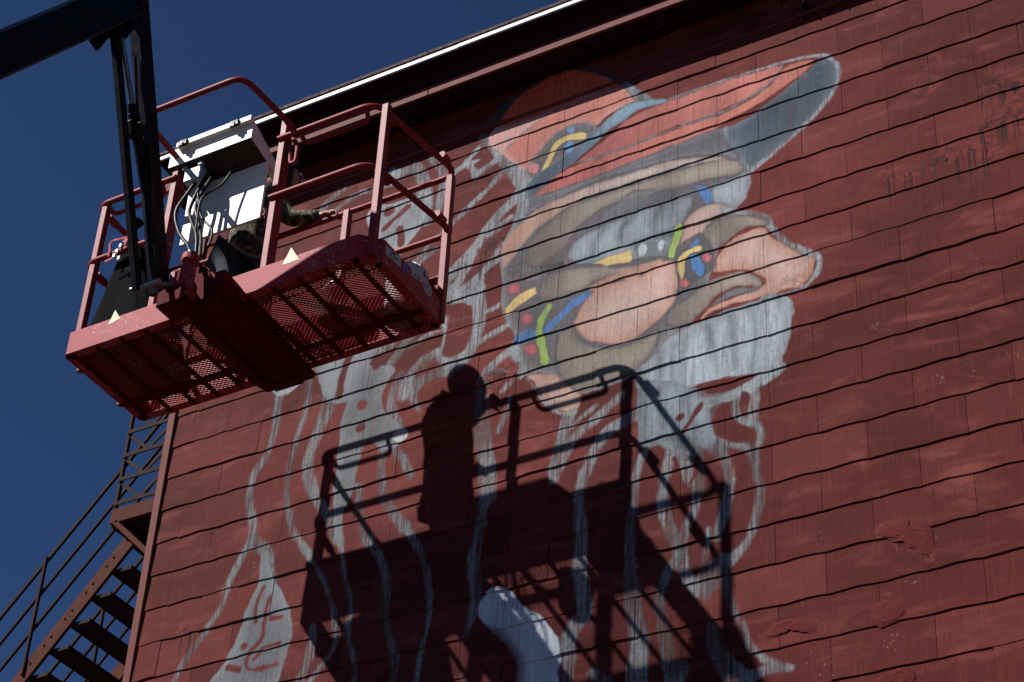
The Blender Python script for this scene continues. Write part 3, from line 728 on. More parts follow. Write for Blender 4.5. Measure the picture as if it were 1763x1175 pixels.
FRAME_RED = mat_paint('shaded_red_frame_paint', (98, 16, 22), chip=(130, 90, 86), chip_amt=.72, rough=.7, dirt=(46, 12, 14), spec=.08)  # lift red darkened so the colour carries the underside's shade
RAIL_RED = mat_paint('red_rail_paint', (152, 42, 48), chip=(210, 170, 166), chip_amt=.60, rough=.42, dust=(172, 70, 74), dirt=(96, 30, 32), dirt_amt=.3, bump=.05, spec=.13, chip_scale=1.1)
LIFT_BLACK = mat_plain('black_boom_paint', (19, 19, 24), .5, 0, .4, 9, spec=.15)
RUBBER = mat_plain('black_rubber', (20, 20, 22), .5, spec=.25)
STEEL = mat_plain('worn_steel', (150, 150, 150), .35, .9, .5)
WHITE_PANEL = mat_paint('white_console_paint', (236, 233, 224), gain=1.32, chip=(140, 132, 124), chip_amt=.69, rough=.4, dust=(214, 208, 196), dirt=(150, 138, 124))
GRIME = mat_plain('shade_and_pail_brown', (74, 62, 54), .7, 0, .4, 6, spec=.1)  # brown of a shaded white underside put into colour; one pail's own brown
GREY_BOX = mat_plain('pale_grey_plastic', (190, 205, 214), .4)
YELLOW = mat_plain('faded_yellow_sticker', (222, 216, 160), .55, 0, .2, 40)
STICK_W = mat_plain('white_sticker', (196, 198, 212), .5, 0, .25, 50)
STICK_B = mat_plain('blue_sticker', (52, 92, 190), .5, 0, .2, 50)
INK = mat_plain('black_ink', (28, 26, 32), .6)
RUST = mat_paint('rusty_brown_steel', (92, 48, 36), chip=(64, 30, 22), chip_amt=.6, rough=.75, spec=.1, dust=(112, 66, 48), dirt=(44, 26, 22))
RUST_DARK = mat_paint('dark_brown_steel', (60, 42, 38), chip=(96, 52, 38), chip_amt=.62, rough=.75, dirt=(34, 22, 20), spec=.1)
CLOTH_BLACK = NT('black_shade_cloth')
_v = CLOTH_BLACK.coords()
_w = CLOTH_BLACK.noise(CLOTH_BLACK.coords((260, 260, 40)), 1.0, 2, .6)
CLOTH_BLACK.color(CLOTH_BLACK.mix(CLOTH_BLACK.ramp(_w, .56, .74), lin((9, 10, 12)), lin((52, 56, 62))))
CLOTH_BLACK.rough(.9); CLOTH_BLACK.set(**{'Specular IOR Level': .05}); CLOTH_BLACK.bump(_w, .6, .004); CLOTH_BLACK = CLOTH_BLACK.m
PINK = mat_plain('pink_ribbon', (190, 18, 58), .6, spec=.1)
SKIN = mat_plain('skin', (176, 124, 108), .5, 0, .12, 30)
JEANS = mat_plain('dark_work_trousers', (46, 52, 62), .85, 0, .5, 30)
HOOD = mat_plain('black_hood_cloth', (26, 26, 28), .9, 0, .4, 40)
BOOT = mat_plain('dark_boot_leather', (40, 34, 30), .6)
k = NT('camouflage_cloth')
v = k.coords()
c1 = k.mix(k.ramp(k.noise(v, 16, 3, .5, .8), .47, .50), lin((66, 70, 52)), lin((38, 40, 34)))
c1 = k.mix(k.ramp(k.noise(k.coords((1, 1.3, .9)), 21, 3, .5, .8), .55, .58), c1, lin((142, 128, 98)))
k.color(c1); k.rough(.9); k.bump(k.noise(v, 90, 3), .3, .003)
CAMO = k.m
ASPHALT = NT('asphalt')
_v = ASPHALT.coords()
ASPHALT.color(ASPHALT.mix(ASPHALT.ramp(ASPHALT.noise(_v, .6, 6, .6), .35, .7), lin((60, 59, 58)), lin((74, 72, 70))))
ASPHALT.rough(.9); ASPHALT.bump(ASPHALT.noise(_v, 60, 4), .4, .01); ASPHALT = ASPHALT.m

# ------------------------------------------------------------------ ground
g = MB(); g.add([(-1500, -1500, 0), (1500, -1500, 0), (1500, 1500, 0), (-1500, 1500, 0)], [(0, 1, 2, 3)])
tag(g.build('ground', ASPHALT), kind='structure')

# ------------------------------------------------------------------ building
XL, XR, ZTOP = -3.555, 9.0, 12.235
EXP, SW, ZA, XJ = 0.27797, 0.6096, 12.0336, -0.60142
bld = thing('shingled_building', (2.7, 4.0, 0.0), 'tall building clad in red painted shingles with a chalky mural of a capped bearded head', 'building')
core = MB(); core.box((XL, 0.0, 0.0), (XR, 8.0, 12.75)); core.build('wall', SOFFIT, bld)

def wave(x, seed):
    r = random.Random(seed)
    a, b, p, q = r.uniform(.0022, .0050), r.uniform(.0006, .0018), r.uniform(0, 6.28), r.uniform(0, 6.28)
    return a * math.sin(2 * math.pi * x / .33 + p) + b * math.sin(2 * math.pi * x / .12 + q)

YB, YT = 0.0152, 0.006           # how far a shingle's face stands off the wall at its butt and under the next course
def shingle_geo(w, h, seed, off=0.0):
    nx = max(2, int(round(w / .05)))
    vs = []; fs = []
    for i in range(nx + 1):
        x = w * i / nx; zb = wave(x + off, seed)
        vs += [(x, -YB, zb), (x, -YT, h), (x, 0.0, zb)]
    for i in range(nx):
        a = 3 * i; b = a + 3
        fs += [(a, b, b + 1, a + 1), (a, a + 2, b + 2, b)]
    fs.append((0, 1, 2)); e = 3 * nx; fs.append((e, e + 2, e + 1))
    return vs, fs

def proj(P):
    q = CR @ (np.asarray(P, float) - CC)
    return FPX * q[0] / q[2] + PW / 2, FPX * q[1] / q[2] + PH / 2

variants = []
for s in range(6):
    vs, fs = shingle_geo(SW - .003, EXP + .012, 100 + s)
    me = bpy.data.meshes.new('shingle'); me.from_pydata(vs, [], fs); me.materials.append(WALL); me.update()
    variants.append(me)

mural_cells = {}
def overlay(x0, w, z0, h, seed, jy):
    """the paint film itself: follows the shingle's face 0.7 mm off it wherever the mural covers it"""
    nx, nz = max(1, int(round(w / .0127))), 20
    for i in range(nx):
        xa, xb = w * i / nx, w * (i + 1) / nx
        ix = int((x0 + (xa + xb) / 2 - IX0) * PPM)
        if ix < 0 or ix >= IW: continue
        wa, wb = wave(xa, seed), wave(xb, seed)
        for j in range(nz):
            ta, tb = j / nz, (j + 1) / nz
            iz = int((IZ1 - (z0 + h * (ta + tb) / 2)) * PPM)
            if iz < 0 or iz >= IH: continue
            lb = LAB[iz, ix]
            if lb == 0 or COV[iz, ix] < .4: continue
            q = []
            for (x, wv, t) in ((xa, wa, ta), (xb, wb, ta), (xb, wb, tb), (xa, wa, tb)):
                z = wv * (1 - t) + h * t
                f = (z - wv) / (h - wv)
                q.append((x0 + x, -(YB + (YT - YB) * f) + jy - .0007, z0 + z))
            mural_cells.setdefault(int(lb), []).append(q)

rest = MB(); n_ind = 0; mesh_used = 0
for c in range(-1, 43):
    zb = ZA - EXP * (c + 1)
    ph = XJ + SW * .5 * (c % 2)
    n0 = math.floor((XL - ph) / SW)
    x = ph + n0 * SW
    while x < XR:
        r = random.Random(c * 977 + int(round((x - ph) / SW)) * 31)
        xa, xb = max(x, XL), min(x + SW, XR)
        h = EXP + .012 if zb + EXP + .012 < ZTOP else ZTOP - zb
        if xb - xa > .03 and h > .03:
            jy = -r.uniform(.003, .0055) if r.random() < .12 else -r.uniform(0, .0016); jz = r.uniform(-.003, .003)
            jit = r.uniform(-.008, .008) if (xb - xa) > SW - .02 else 0
            sd = r.randrange(6)
            vis = False
            for (ux, uz) in ((xa, zb), (xb, zb), (xa, zb + h), (xb, zb + h), ((xa + xb) / 2, zb + h / 2)):
                u, v_ = proj((ux, 0, uz))
                if -10 < u < PW + 10 and -10 < v_ < PH + 10: vis = True
            if vis:
                if xb - xa > SW - .02 and h > EXP:
                    o = bpy.data.objects.new('shingle', variants[sd])
                    wv = SW - .003
                else:
                    wv = xb - xa - .003
                    vs, fs = shingle_geo(wv, h, 100 + sd)
                    me = bpy.data.meshes.new('shingle'); me.from_pydata(vs, [], fs); me.materials.append(WALL); me.update()
                    o = bpy.data.objects.new('shingle', me)
                COL.objects.link(o); o.parent = bld
                o.location = Vector((xa + .0015, jy, zb + jz)) - bld.location
                n_ind += 1
                overlay(xa + .0015, wv, zb + jz, min(h, EXP), 100 + sd, jy)
            else:
                vs, fs = shingle_geo(xb - xa - .003, h, 100 + sd)
                rest.add([(p[0] + xa + .0015, p[1] + jy, p[2] + zb + jz) for p in vs], fs)
        x += SW
rest.build('wall_shingles', WALL, bld, kind='stuff')
# side wall courses, seen only from elsewhere
sidew = MB()
for c in range(0, 43):
    zb = ZA - EXP * (c + 1)
    for i in range(13):
        y0 = .02 + i * SW + (SW / 2 if c % 2 else 0); y1 = min(y0 + SW - .003, 8.0)
        if y1 - y0 < .05: continue
        sidew.add([(XL - YB, y0, zb), (XL - YB, y1, zb), (XL - YT, y1, zb + EXP), (XL - YT, y0, zb + EXP), (XL, y0, zb), (XL, y1, zb)], [(0, 3, 2, 1), (0, 1, 5, 4)])
sidew.build('wall_shingles', WALL, bld, kind='stuff')

mural = None
order = [1] + [i for i in range(2, len(LABELS))]
for lb in order:
    qs = mural_cells.get(lb)
    if not qs: continue
    m = MB()
    for q in qs: m.add(q, [(0, 1, 2, 3)])
    if lb == 1:
        mural = m.build('mural', WALL, bld)
        ORIGIN[mural.name] = ORIGIN[bld.name]
    else:
        m.build(LABELS[lb], WALL, mural)

# corner board, frieze, cornice, roof edge
zz = [0.0, 2.9, 5.6, 8.05, 10.4, 12.235]
for a, b in zip(zz[:-1], zz[1:]):
    m = MB(); m.box((XL - .062, -.034, a + .002), (XL + .004, .03, b), .004); m.build('corner_board', TRIM, bld)
for i, (za, zb) in enumerate([(12.25, 12.344), (12.347, 12.441), (12.444, 12.535)]):
    xs = [XL - .05, -1.3 + .5 * i, 1.1 + .35 * i, 3.6, 6.2, XR]
    for a, b in zip(xs[:-1], xs[1:]):
        m = MB(); m.box((a, -.022 + .003 * (i % 2), za), (b - .003, 0.0, zb), .004); m.build('frieze_board', WALL, bld)
for a, b in ((XL - .05, -.62), (-.615, .05), (.055, 1.55), (1.555, 4.2), (4.205, XR)):
    m = MB(); m.box((a, -.034 if a > .5 else -.021, 12.222), (b, -.001, 12.248), .003); m.build('frieze_moulding', TRIM, bld)
YF, ZS = -.282, 12.534
for i in range(3):
    y0, y1 = YF + .026 + i * .085, YF + .026 + (i + 1) * .085 - .003
    xs = [XL - .3, -2.2 + .7 * i, .6 + .4 * i, 3.2, 6.0, XR + .3]
    for a, b in zip(xs[:-1], xs[1:]):
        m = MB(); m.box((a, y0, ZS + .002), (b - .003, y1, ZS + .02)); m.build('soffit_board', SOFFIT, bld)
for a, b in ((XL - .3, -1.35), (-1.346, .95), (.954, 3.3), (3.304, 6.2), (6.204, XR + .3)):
    m = MB(); m.box((a, YF + .004, 12.606), (b, YF + .022, 12.752), .003); m.build('fascia_shaded_board', SOFFIT, bld)  # upper fascia coloured dark to carry the shade of the roof edge
    m = MB(); m.box((a, YF - .004, ZS - .022), (b, YF + .022, 12.600), .004); m.build('fascia_lit_strip', TRIM, bld)  # lower fascia split off in lighter red to draw the sunlit strip
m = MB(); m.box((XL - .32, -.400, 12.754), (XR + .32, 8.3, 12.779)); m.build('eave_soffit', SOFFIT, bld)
for a, b, dz in ((XL - .34, -1.02, 0.0), (-1.022, 2.1, .004), (2.102, 5.6, .001), (5.602, XR + .34, .003)):
    m = MB(); m.box((a, -.420, 12.747 + dz), (b, -.403, 12.787 + dz), .003); m.build('drip_edge', WHITE_TRIM, bld)
m = MB(); m.box((XL - .35, -.428, 12.794), (XR + .35, 8.35, 12.830), .004); m.build('roof', ROOF, bld)
for cx, seed in ((1.62, 1), (1.84, 2), (2.05, 3)):      # broken bracket stubs under the frieze
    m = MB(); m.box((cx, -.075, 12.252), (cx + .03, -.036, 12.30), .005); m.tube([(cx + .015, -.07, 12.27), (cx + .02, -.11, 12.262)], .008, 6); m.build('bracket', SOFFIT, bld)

# filler patches that stand proud of the shingles
PATCH = mat_paint('red_filler', (104, 40, 36), rough=.75, dirt=(84, 34, 30), bump=.8, spec=.1)
for crop, pts, sd in [('9', [(355, 740), (390, 705), (460, 680), (470, 710), (535, 715), (535, 790), (480, 780), (420, 755)], 1), ('9', [(355, 940), (430, 935), (460, 975), (400, 1005), (360, 1000)], 2),
                      ('9', [(30, 1040), (60, 1000), (120, 990), (185, 1010), (180, 1035), (110, 1020), (60, 1045)], 3), ('9', [(370, 1160), (430, 1140), (475, 1135), (470, 1180), (380, 1190)], 4)]:
    ox, oy, s = CROPS[crop]
    P = px_wall(np.array(pts, float) / s + np.array([ox, oy]))
    r = random.Random(sd); m = MB()
    cx, cz = P[:, 0].mean(), P[:, 2].mean()
    ring = smooth_line(P[:, [0, 2]], True, 3); n = len(ring)
    vs = [(x + r.uniform(-.012, .012), -.0138, z + r.uniform(-.014, .014)) for x, z in ring]
    vs += [(cx + (x - cx) * .72 + r.uniform(-.01, .01), -.0176 - r.uniform(0, .003), cz + (z - cz) * .72) for x, z in ring]
    vs += [(cx + (x - cx) * .38, -.0176 - r.uniform(0, .004), cz + (z - cz) * .38 + r.uniform(-.01, .01)) for x, z in ring]
    vs.append((cx, -.0198, cz))
    fs = []
    for i in range(n):
        j = (i + 1) % n
        fs += [(i, j, n + j, n + i), (n + i, n + j, 2 * n + j, 2 * n + i), (2 * n + i, 2 * n + j, 3 * n)]
    nrm = 0.0
    for i in range(n): nrm += ring[i][0] * ring[(i + 1) % n][1] - ring[(i + 1) % n][0] * ring[i][1]
    if nrm < 0: fs = [f[::-1] for f in fs]
    m.add(vs, fs); m.build('filler_patch', PATCH, bld)

# ------------------------------------------------------------------ fire escape
fe = thing('fire_escape', (-4.6, .7, 0), 'rusty steel fire escape stair rising to a landing beside the red wall', 'fire escape')
YN, YFAR = .30, .72                              # landing
YS, YS2 = .75, 1.50                              # flight, which passes behind the landing and on upwards
ZL, XLAND = 9.90, -4.31
SL = 1.184
def on(x, x0, z0): return z0 + SL * (x - x0)
XT, XB = -3.80, -6.85
for y in (YS, YS2):
    m = MB(); m.bar((XT, y, on(XT, -4.55, 9.90)), (XB, y, on(XB, -4.55, 9.90)), .03, .13, up=(0, 0, 1)); st = m.build('stringer', RUST, fe)
    if y == YS:
        bo = MB()
        for i in range(14):
            for dd in (0, .085):
                x = -4.30 - .165 * i - dd * .645
                bo.frame_box((x, y - .015, on(x, -4.55, 9.925)), (1, 0, 0), (0, 1, 0), (0, 0, 1), .009, .008, .009, .003)
        bo.build('bolts', RUST_DARK, st, kind='stuff')
for i in range(15):
    x = -4.505 - .165 * (i - 2); z = on(x, -4.67, 9.56) - .02
    m = MB(); m.box((x - .15, YS + .016, z - .035), (x + .05, YS2 - .016, z), .003); m.build('tread', RUST_DARK, fe)
for y in (YS, YS2):
    for j, (x0, z0) in enumerate([(-4.76, 10.66), (-4.75, 10.36), (-4.61, 10.20)]):
        m = MB(); m.bar((XT - .05, y, z0 + 1.13 * (XT - .05 - x0)), (XB + .1, y, z0 + 1.13 * (XB + .1 - x0)), .024, .032 if j == 0 else .024, ch=.004); m.build('handrail' if j == 0 else 'guard_rail', RUST_DARK, fe)
    for x in (-5.34, -6.4):
        zt = 10.66 + 1.13 * (x + 4.76)
        m = MB(); m.bar((x, y - .022, zt - 1.05), (x, y - .022, zt + .01), .028, .028, up=(1, 0, 0), ch=.004); m.build('post', RUST_DARK, fe)
xb_, zb_ = XB, on(XB, -4.67, 9.55)
zt_ = on(XT, -4.55, 9.90)
m = MB(); m.box((XT + .0, YS - .02, zt_ - .04), (XL - .03, YS2 + .02, zt_)); m.build('landing_floor', RUST_DARK, fe)
# landing
m = MB(); m.box((XLAND, YN, ZL - .012), (XL - .03, YFAR, ZL)); m.build('landing_floor', RUST_DARK, fe)
for a, b in (((XLAND, YN - .02, ZL - .11), (XL - .03, YN + .02, ZL + .02)), ((XLAND, YFAR - .02, ZL - .11), (XL - .03, YFAR + .02, ZL + .02)), ((XLAND - .02, YN + .02, ZL - .11), (XLAND + .02, YFAR - .02, ZL + .02)), ((XL - .07, YN + .02, ZL - .11), (XL - .03, YFAR - .02, ZL + .02))):
    m = MB(); m.box(a, b, .004); m.build('landing_beam', RUST, fe)
for x in (XLAND + .02, XL - .06):
    for y in (YN, YFAR):
        m = MB(); m.box((x - .015, y - .015, ZL + .02), (x + .015, y + .015, ZL + .95), .004); m.build('post', RUST_DARK, fe)
lv = [ZL + .06 + .222 * i for i in range(5)]
for i, z in enumerate(lv):
    m = MB(); m.bar((XLAND + .02, YN - .025, z), (XL - .06, YN - .025, z), .012, .032); m.build('railing_bar', RUST_DARK, fe)
    if i < 4:
        for q in range(3):
            xa_, xb2 = XLAND + .03 + q * .215, XLAND + .03 + (q + 1) * .215
            za_, zb2 = (lv[i + 1] - .018, z + .018) if q % 2 == 0 else (z + .018, lv[i + 1] - .018)
            m = MB(); m.bar((xa_, YN - .008, za_), (xb2, YN - .008, zb2), .012, .026); m.build('railing_brace', RUST_DARK, fe)
    m = MB(); m.bar((XLAND + .02, YFAR + .025, z), (XL - .06, YFAR + .025, z), .012, .032); m.build('railing_bar', RUST_DARK, fe)
for y in (YN, YFAR):
    m = MB(); m.bar((XLAND + .05, y, ZL - .1), (XL - .035, y, ZL - .75), .04, .04); m.build('wall_bracket', RUST, fe)
m = MB(); m.box((xb_ - 1.1, YS, zb_ - .06), (xb_ + .1, YS2, zb_), .005); m.build('landing_floor', RUST_DARK, fe)
for x in (xb_ - 1.05, xb_ - .05):
    for y in (YS + .05, YS2 - .05):
        m = MB(); m.box((x - .04, y - .04, 0), (x + .04, y + .04, zb_ - .06)); m.build('column', RUST, fe)

# ------------------------------------------------------------------ boom lift
lift = thing('boom_lift', (-2.1, -10.6, 0.0), 'boom lift holding a scratched red platform on a black jib before the mural', 'boom lift')
X0, X1, Y0, Y1 = -3.085, -0.66, -1.72, -0.87          # platform outline
ZF, ZTT, ZBB = 9.665, 9.825, 9.645                     # deck, toe-board top, toe-board bottom
ZT, ZM = 10.94, 10.42                                  # rail heights
CH = .12
def toe(p, q, n, parent=lift, ZTT=ZTT):
    """toe board from p to q on the outline, n = outward normal"""
    p = np.array([*p, 0.0]); q = np.array([*q, 0.0]); n = np.array([*n, 0.0])
    a = [p + [0, 0, ZBB], q + [0, 0, ZBB], q + [0, 0, ZTT], p + [0, 0, ZTT]]
    m = MB(); m.prism(a, -n * .008)
    m.prism([p + [0, 0, ZBB] - n * .0085, q + [0, 0, ZBB] - n * .0085, q + [0, 0, ZBB + .007] - n * .0085, p + [0, 0, ZBB + .007] - n * .0085], -n * .055)
    m.prism([p + [0, 0, ZTT - .007] - n * .0085, q + [0, 0, ZTT - .007] - n * .0085, q + [0, 0, ZTT] - n * .0085, p + [0, 0, ZTT] - n * .0085], -n * .03)
    return m.build('toe_board', LIFT_RED, parent)
s2 = math.sqrt(.5)
RXN, RXF = -.755, -.635                                 # right-hand rail line at the near and far side
t_near = toe((X0 + .03, Y0), (X1 - CH, Y0), (0, -1))
toe((X1 - CH, Y0), (X1, Y0 + CH), (s2, -s2))
t_end = toe((X1, Y0 + CH), (X1, Y1 - .03), (1, 0))
toe((X1, Y1 - .03), (X1 - .03, Y1), (s2, s2))
toe((X1 - .03, Y1), (X0 + .03, Y1), (0, 1), ZTT=10.06)          # taller kick panel on the wall side
toe((X0 + .03, Y1), (X0, Y1 - .03), (-s2, s2))
toe((X0, Y1 - .03), (X0, Y0 + .03), (-1, 0))
toe((X0, Y0 + .03), (X0 + .03, Y0), (-s2, -s2))
for i, y in enumerate((-1.55, -1.12)):                 # lugs under the left end
    m = MB(); m.box((X0 - .02, y, ZBB - .01), (X0 + .01, y + .04, ZBB + .03), .004); m.build('lug', RAIL_RED, lift)
# stickers
def px_on(uv, axis, val):
    d = np.array([(uv[0] - PW / 2) / FPX, (uv[1] - PH / 2) / FPX, 1.0]) @ CR
    return CC + d * ((val - CC[axis]) / d[axis])
for tri in ([(501, 427), (485, 457), (514, 447)], [(200, 534), (187, 560), (208, 548)]):
    m = MB(); m.prism([px_on(p, 1, Y0 - .0016) for p in tri], (0, .0012, 0)); m.build('warning_sticker', YELLOW, t_near)
def end_sticker(quad, mat, marks=()):
    P = [px_on(p, 0, X1 + .0016) for p in quad]
    m = MB(); m.prism(P, (-.0012, 0, 0)); s = m.build('sticker', mat, t_end)
    if marks:
        mm = MB()
        for (u0, v0, u1, v1) in marks:
            q = []
            for (u, v) in ((u0, v0), (u1, v0), (u1, v1), (u0, v1)):
                q.append((1 - v) * ((1 - u) * P[0] + u * P[1]) + v * ((1 - u) * P[3] + u * P[2]) + np.array([.0004, 0, 0]))
            mm.prism(q, (-.0002, 0, 0))
        mm.build('printed_marks', INK, s)
end_sticker([(663, 423), (688, 444), (688, 461), (662, 438)], STICK_W, ((.36, .12, .62, .34), (.2, .45, .45, .54), (.5, .45, .85, .54), (.2, .64, .85, .70), (.25, .78, .6, .84)))
end_sticker([(692, 452), (701, 459), (700, 473), (691, 466)], STICK_B, ((.3, .45, .7, .5), (.3, .6, .7, .65), (.3, .75, .7, .8)))
end_sticker([(707, 464), (725, 479), (725, 488), (706, 474)], STICK_W, ((.2, .3, .45, .55), (.55, .3, .85, .5), (.2, .7, .8, .8)))
c0 = px_on((734, 497), 0, X1 + .0016)
for r0, r1, mt in ((.040, .052, STICK_W), (.014, .026, STICK_W)):
    m = MB(); n = 20; vs = []
    for i in range(n):
        a = 2 * math.pi * i / n
        for rr in (r0, r1):
            for xx in (0, -.0012): vs.append(c0 + np.array([xx, rr * math.cos(a), rr * math.sin(a)]))
    fs = []
    for i in range(n):
        a = 4 * i; b = 4 * ((i + 1) % n)
        fs += [(a, b, b + 2, a + 2), (a + 2, b + 2, b + 3, a + 3), (a, a + 1, b + 1, b)]
    m.add(vs, fs); m.build('round_sticker', mt, t_end)
for sx in (-1, 1):
    m = MB(); m.bar(c0 + np.array([.0004, -.036, -.036 * sx]), c0 + np.array([.0004, .036, .036 * sx]), .001, .008, up=(0, -sx, 1)); m.build('printed_marks', STICK_W, t_end)

# posts and rails
PX = (-2.955, -1.505, -.66)
for (x, y, w, d, zt) in [(-2.995, Y0 + .03, .05, .05, ZT), (-1.505, Y0 + .05, .05, .085, 11.135), (-.70, Y0 + .05, .05, .05, ZT), (-2.40, Y0 + .05, .05, .085, 11.135),
                         (-2.995, Y1 - .03, .05, .05, ZT), (-1.505, Y1 - .03, .05, .05, ZT), (-.672, Y1 - .03, .05, .05, ZT - .01)]:
    m = MB(); m.box((x - w / 2, y - d / 2, ZBB + .02), (x + w / 2, y + d / 2, zt - .012), .004); po = m.build('post', RAIL_RED, lift)
    for zz_ in (ZT - .06, ZM - .05):
        b = MB(); b.tube([(x - w / 2 - .008, y, zz_), (x + w / 2 + .008, y, zz_)], .012, 8); b.build('bolt', STEEL, po)
RX0, RX1, RY0, RY1, RR = -3.07, -.675, Y0 + .005, Y1 - .005, .0215
def rail(pts, r=RR, name='rail', fr=.12):
    m = MB(); m.tube(fillet(pts, fr, 7), r, 12); return m.build(name, RAIL_RED, lift)
for z in (ZT, ZM):
    rail([(-1.53, RY0, z), (RXN, RY0, z), (RXF, RY1, z), (RX0, RY1, z), (RX0, RY0, z), (-2.38, RY0, z)])
rail([(-1.505, RY0 + .03, 11.12), (-1.53, -2.17, 11.12), (-2.36, -2.17, 11.12), (-2.40, RY0 + .03, 11.12)], name='console_guard', fr=.1)
for (xa, xb) in ((-1.36, -.84), (-2.97, -2.5)):
    o = .066
    rail([(xa, RY0, ZT), (xa + .01, RY0 + o, ZT - o), (xb - .01, RY0 + o, ZT - o), (xb, RY0, ZT)], .016, 'grab_loop', .06)
    rail([(xa, RY1, ZT), (xa + .01, RY1 - o, ZT - o), (xb - .01, RY1 - o, ZT - o), (xb, RY1, ZT)], .016, 'grab_loop', .06)
rail([(-1.47, RY0 + .05, 10.86), (-1.455, RY0 + .05, 10.80), (-1.44, RY0 + .05, 10.72), (-1.40, RY0 + .05, 10.72), (-1.40, RY0 + .05, 10.87), (-1.45, RY0 + .05, 10.95)], .016, 'hook', .05)
for x, y in ((RXN, RY0), (RXF, RY1), (RX0, RY0), (RX0, RY1)):          # clamp sleeves at the corners
    for z in (ZT, ZM):
        sy = 1 if y == RY0 else -1
        m = MB(); m.tube([(x, y + sy * .13, z), (x, y + sy * .22, z)], .029, 12); m.build('clamp', RAIL_RED, lift)

# deck: expanded metal on cross ribs
LW, SWD = .035, .0155
deck = MB()
xs_ = np.arange(X0 + .03, X1 - .02, LW / 2)
ny = int((Y1 - Y0 - .05) / SWD)
r_ = np.random.default_rng(5)
for j in range(ny):
    yj = Y0 + .025 + j * SWD
    vs = []; fs = []
    for i, x in enumerate(xs_):
        s = SWD / 2 * (1 if (i + j) % 2 else -1) * .98
        y = yj + s; zc = ZF + .0015 * (1 if (i + j) % 2 else -1)
        vs += [(x, y + .0026, zc - .0035), (x, y + .0002, zc + .0052), (x, y - .0026, zc + .0035)]
    for i in range(len(xs_) - 1):
        if xs_[i] > X1 - CH - .02 and yj < Y0 + CH: continue
        a, b = 3 * i, 3 * i + 3
        fs += [(a, b, b + 1, a + 1), (a + 1, b + 1, b + 2, a + 2), (a + 2, b + 2, b, a)]
    deck.add(vs, fs)
deck.build('deck_mesh', LIFT_RED, lift, kind='stuff')
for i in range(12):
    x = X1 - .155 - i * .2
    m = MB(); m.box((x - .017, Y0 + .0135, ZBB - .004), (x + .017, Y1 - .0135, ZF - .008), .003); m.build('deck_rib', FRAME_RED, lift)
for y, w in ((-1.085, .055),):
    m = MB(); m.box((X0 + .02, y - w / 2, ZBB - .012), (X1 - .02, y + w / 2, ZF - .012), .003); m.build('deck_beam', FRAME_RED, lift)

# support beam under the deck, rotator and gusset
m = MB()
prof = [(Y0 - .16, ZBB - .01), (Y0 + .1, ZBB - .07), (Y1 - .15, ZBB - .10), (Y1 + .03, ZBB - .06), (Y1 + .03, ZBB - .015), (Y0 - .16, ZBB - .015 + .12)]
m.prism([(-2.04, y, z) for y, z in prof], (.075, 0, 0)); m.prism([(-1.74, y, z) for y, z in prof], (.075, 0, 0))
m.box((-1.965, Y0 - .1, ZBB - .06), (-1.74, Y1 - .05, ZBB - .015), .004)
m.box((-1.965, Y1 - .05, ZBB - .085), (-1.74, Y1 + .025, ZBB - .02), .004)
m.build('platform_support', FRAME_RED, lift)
m = MB(); m.tube([(-1.95, -1.90, 9.60), (-1.95, -1.90, 9.93)], .05, 20); m.tube([(-1.95, -1.90, 9.58), (-1.95, -1.90, 9.70)], .075, 20); m.tube([(-1.95, -1.90, 9.88), (-1.95, -1.90, 9.94)], .058, 20)
rot = m.build('rotator', LIFT_RED, lift)
m = MB(); m.tube([(-1.95, -1.90, 9.94), (-1.95, -1.90, 9.975)], .03, 12); m.build('rotator_cap', STEEL, rot)
m = MB()
arc = [px_on(p, 1, Y0 - .05) for p in ((300, 518), (306, 470), (320, 452), (334, 447), (350, 455), (368, 480), (381, 499), (342, 528))]
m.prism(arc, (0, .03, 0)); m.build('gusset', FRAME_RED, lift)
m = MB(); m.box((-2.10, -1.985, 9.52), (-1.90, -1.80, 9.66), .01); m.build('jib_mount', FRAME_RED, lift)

# jib: main tube, levelling link, cylinder, hoses
JX = -2.12
JB, JT = np.array([JX, -1.955, 9.70]), np.array([-1.86, -3.0, 11.575])
JD = (JT - JB) / np.linalg.norm(JT - JB)
JN = np.array([0, -1.0, 0]) + JD * JD[1]; JN /= np.linalg.norm(JN)                      # towards the camera side, square to the jib
m = MB(); m.bar(JB - JD * .05, JT + JD * .05, .10, .115, up=JN, ch=.012); jib = m.build('jib', LIFT_BLACK, lift)
m = MB(); LB, LT = np.array([-2.14, -2.12, 9.57]), np.array([-1.93, -2.97, 10.97])
m.bar(LB, LT, .052, .055, up=JN, ch=.008); lk = m.build('levelling_link', LIFT_BLACK, lift)
m = MB(); m.tube([LB + [-.05, 0, .02], LB + [.17, 0, .02]], .022, 12); m.tube([LB + [.10, .01, .02], LB + [.15, .16, .10]], .02, 10); m.build('pin', STEEL, lk)
m = MB(); C0, C1 = px_on((252, 330), 0, -2.04), px_on((209, 62), 0, -1.92)
m.tube([C0, C0 + (C1 - C0) * .55], .034, 14); cy = m.build('jib_cylinder', LIFT_BLACK, lift)
m = MB(); m.tube([C0 + (C1 - C0) * .55, C1], .018, 12); m.build('cylinder_rod', STEEL, cy)
m = MB(); q = px_on((229, 226), 0, -2.0)
m.frame_box(q, (1, 0, 0), JN, JD, .035, .045, .055, .01)
for a in (-.03, .02): m.tube([q + [.05, 0, 0] + JD * a, q + [.075, 0, 0] + JD * a], .014, 8)
m.tube([q + JD * .07, q + JD * .10 + JN * .02], .012, 8)
m.build('valve_block', LIFT_BLACK, lift)
hr = random.Random(4)
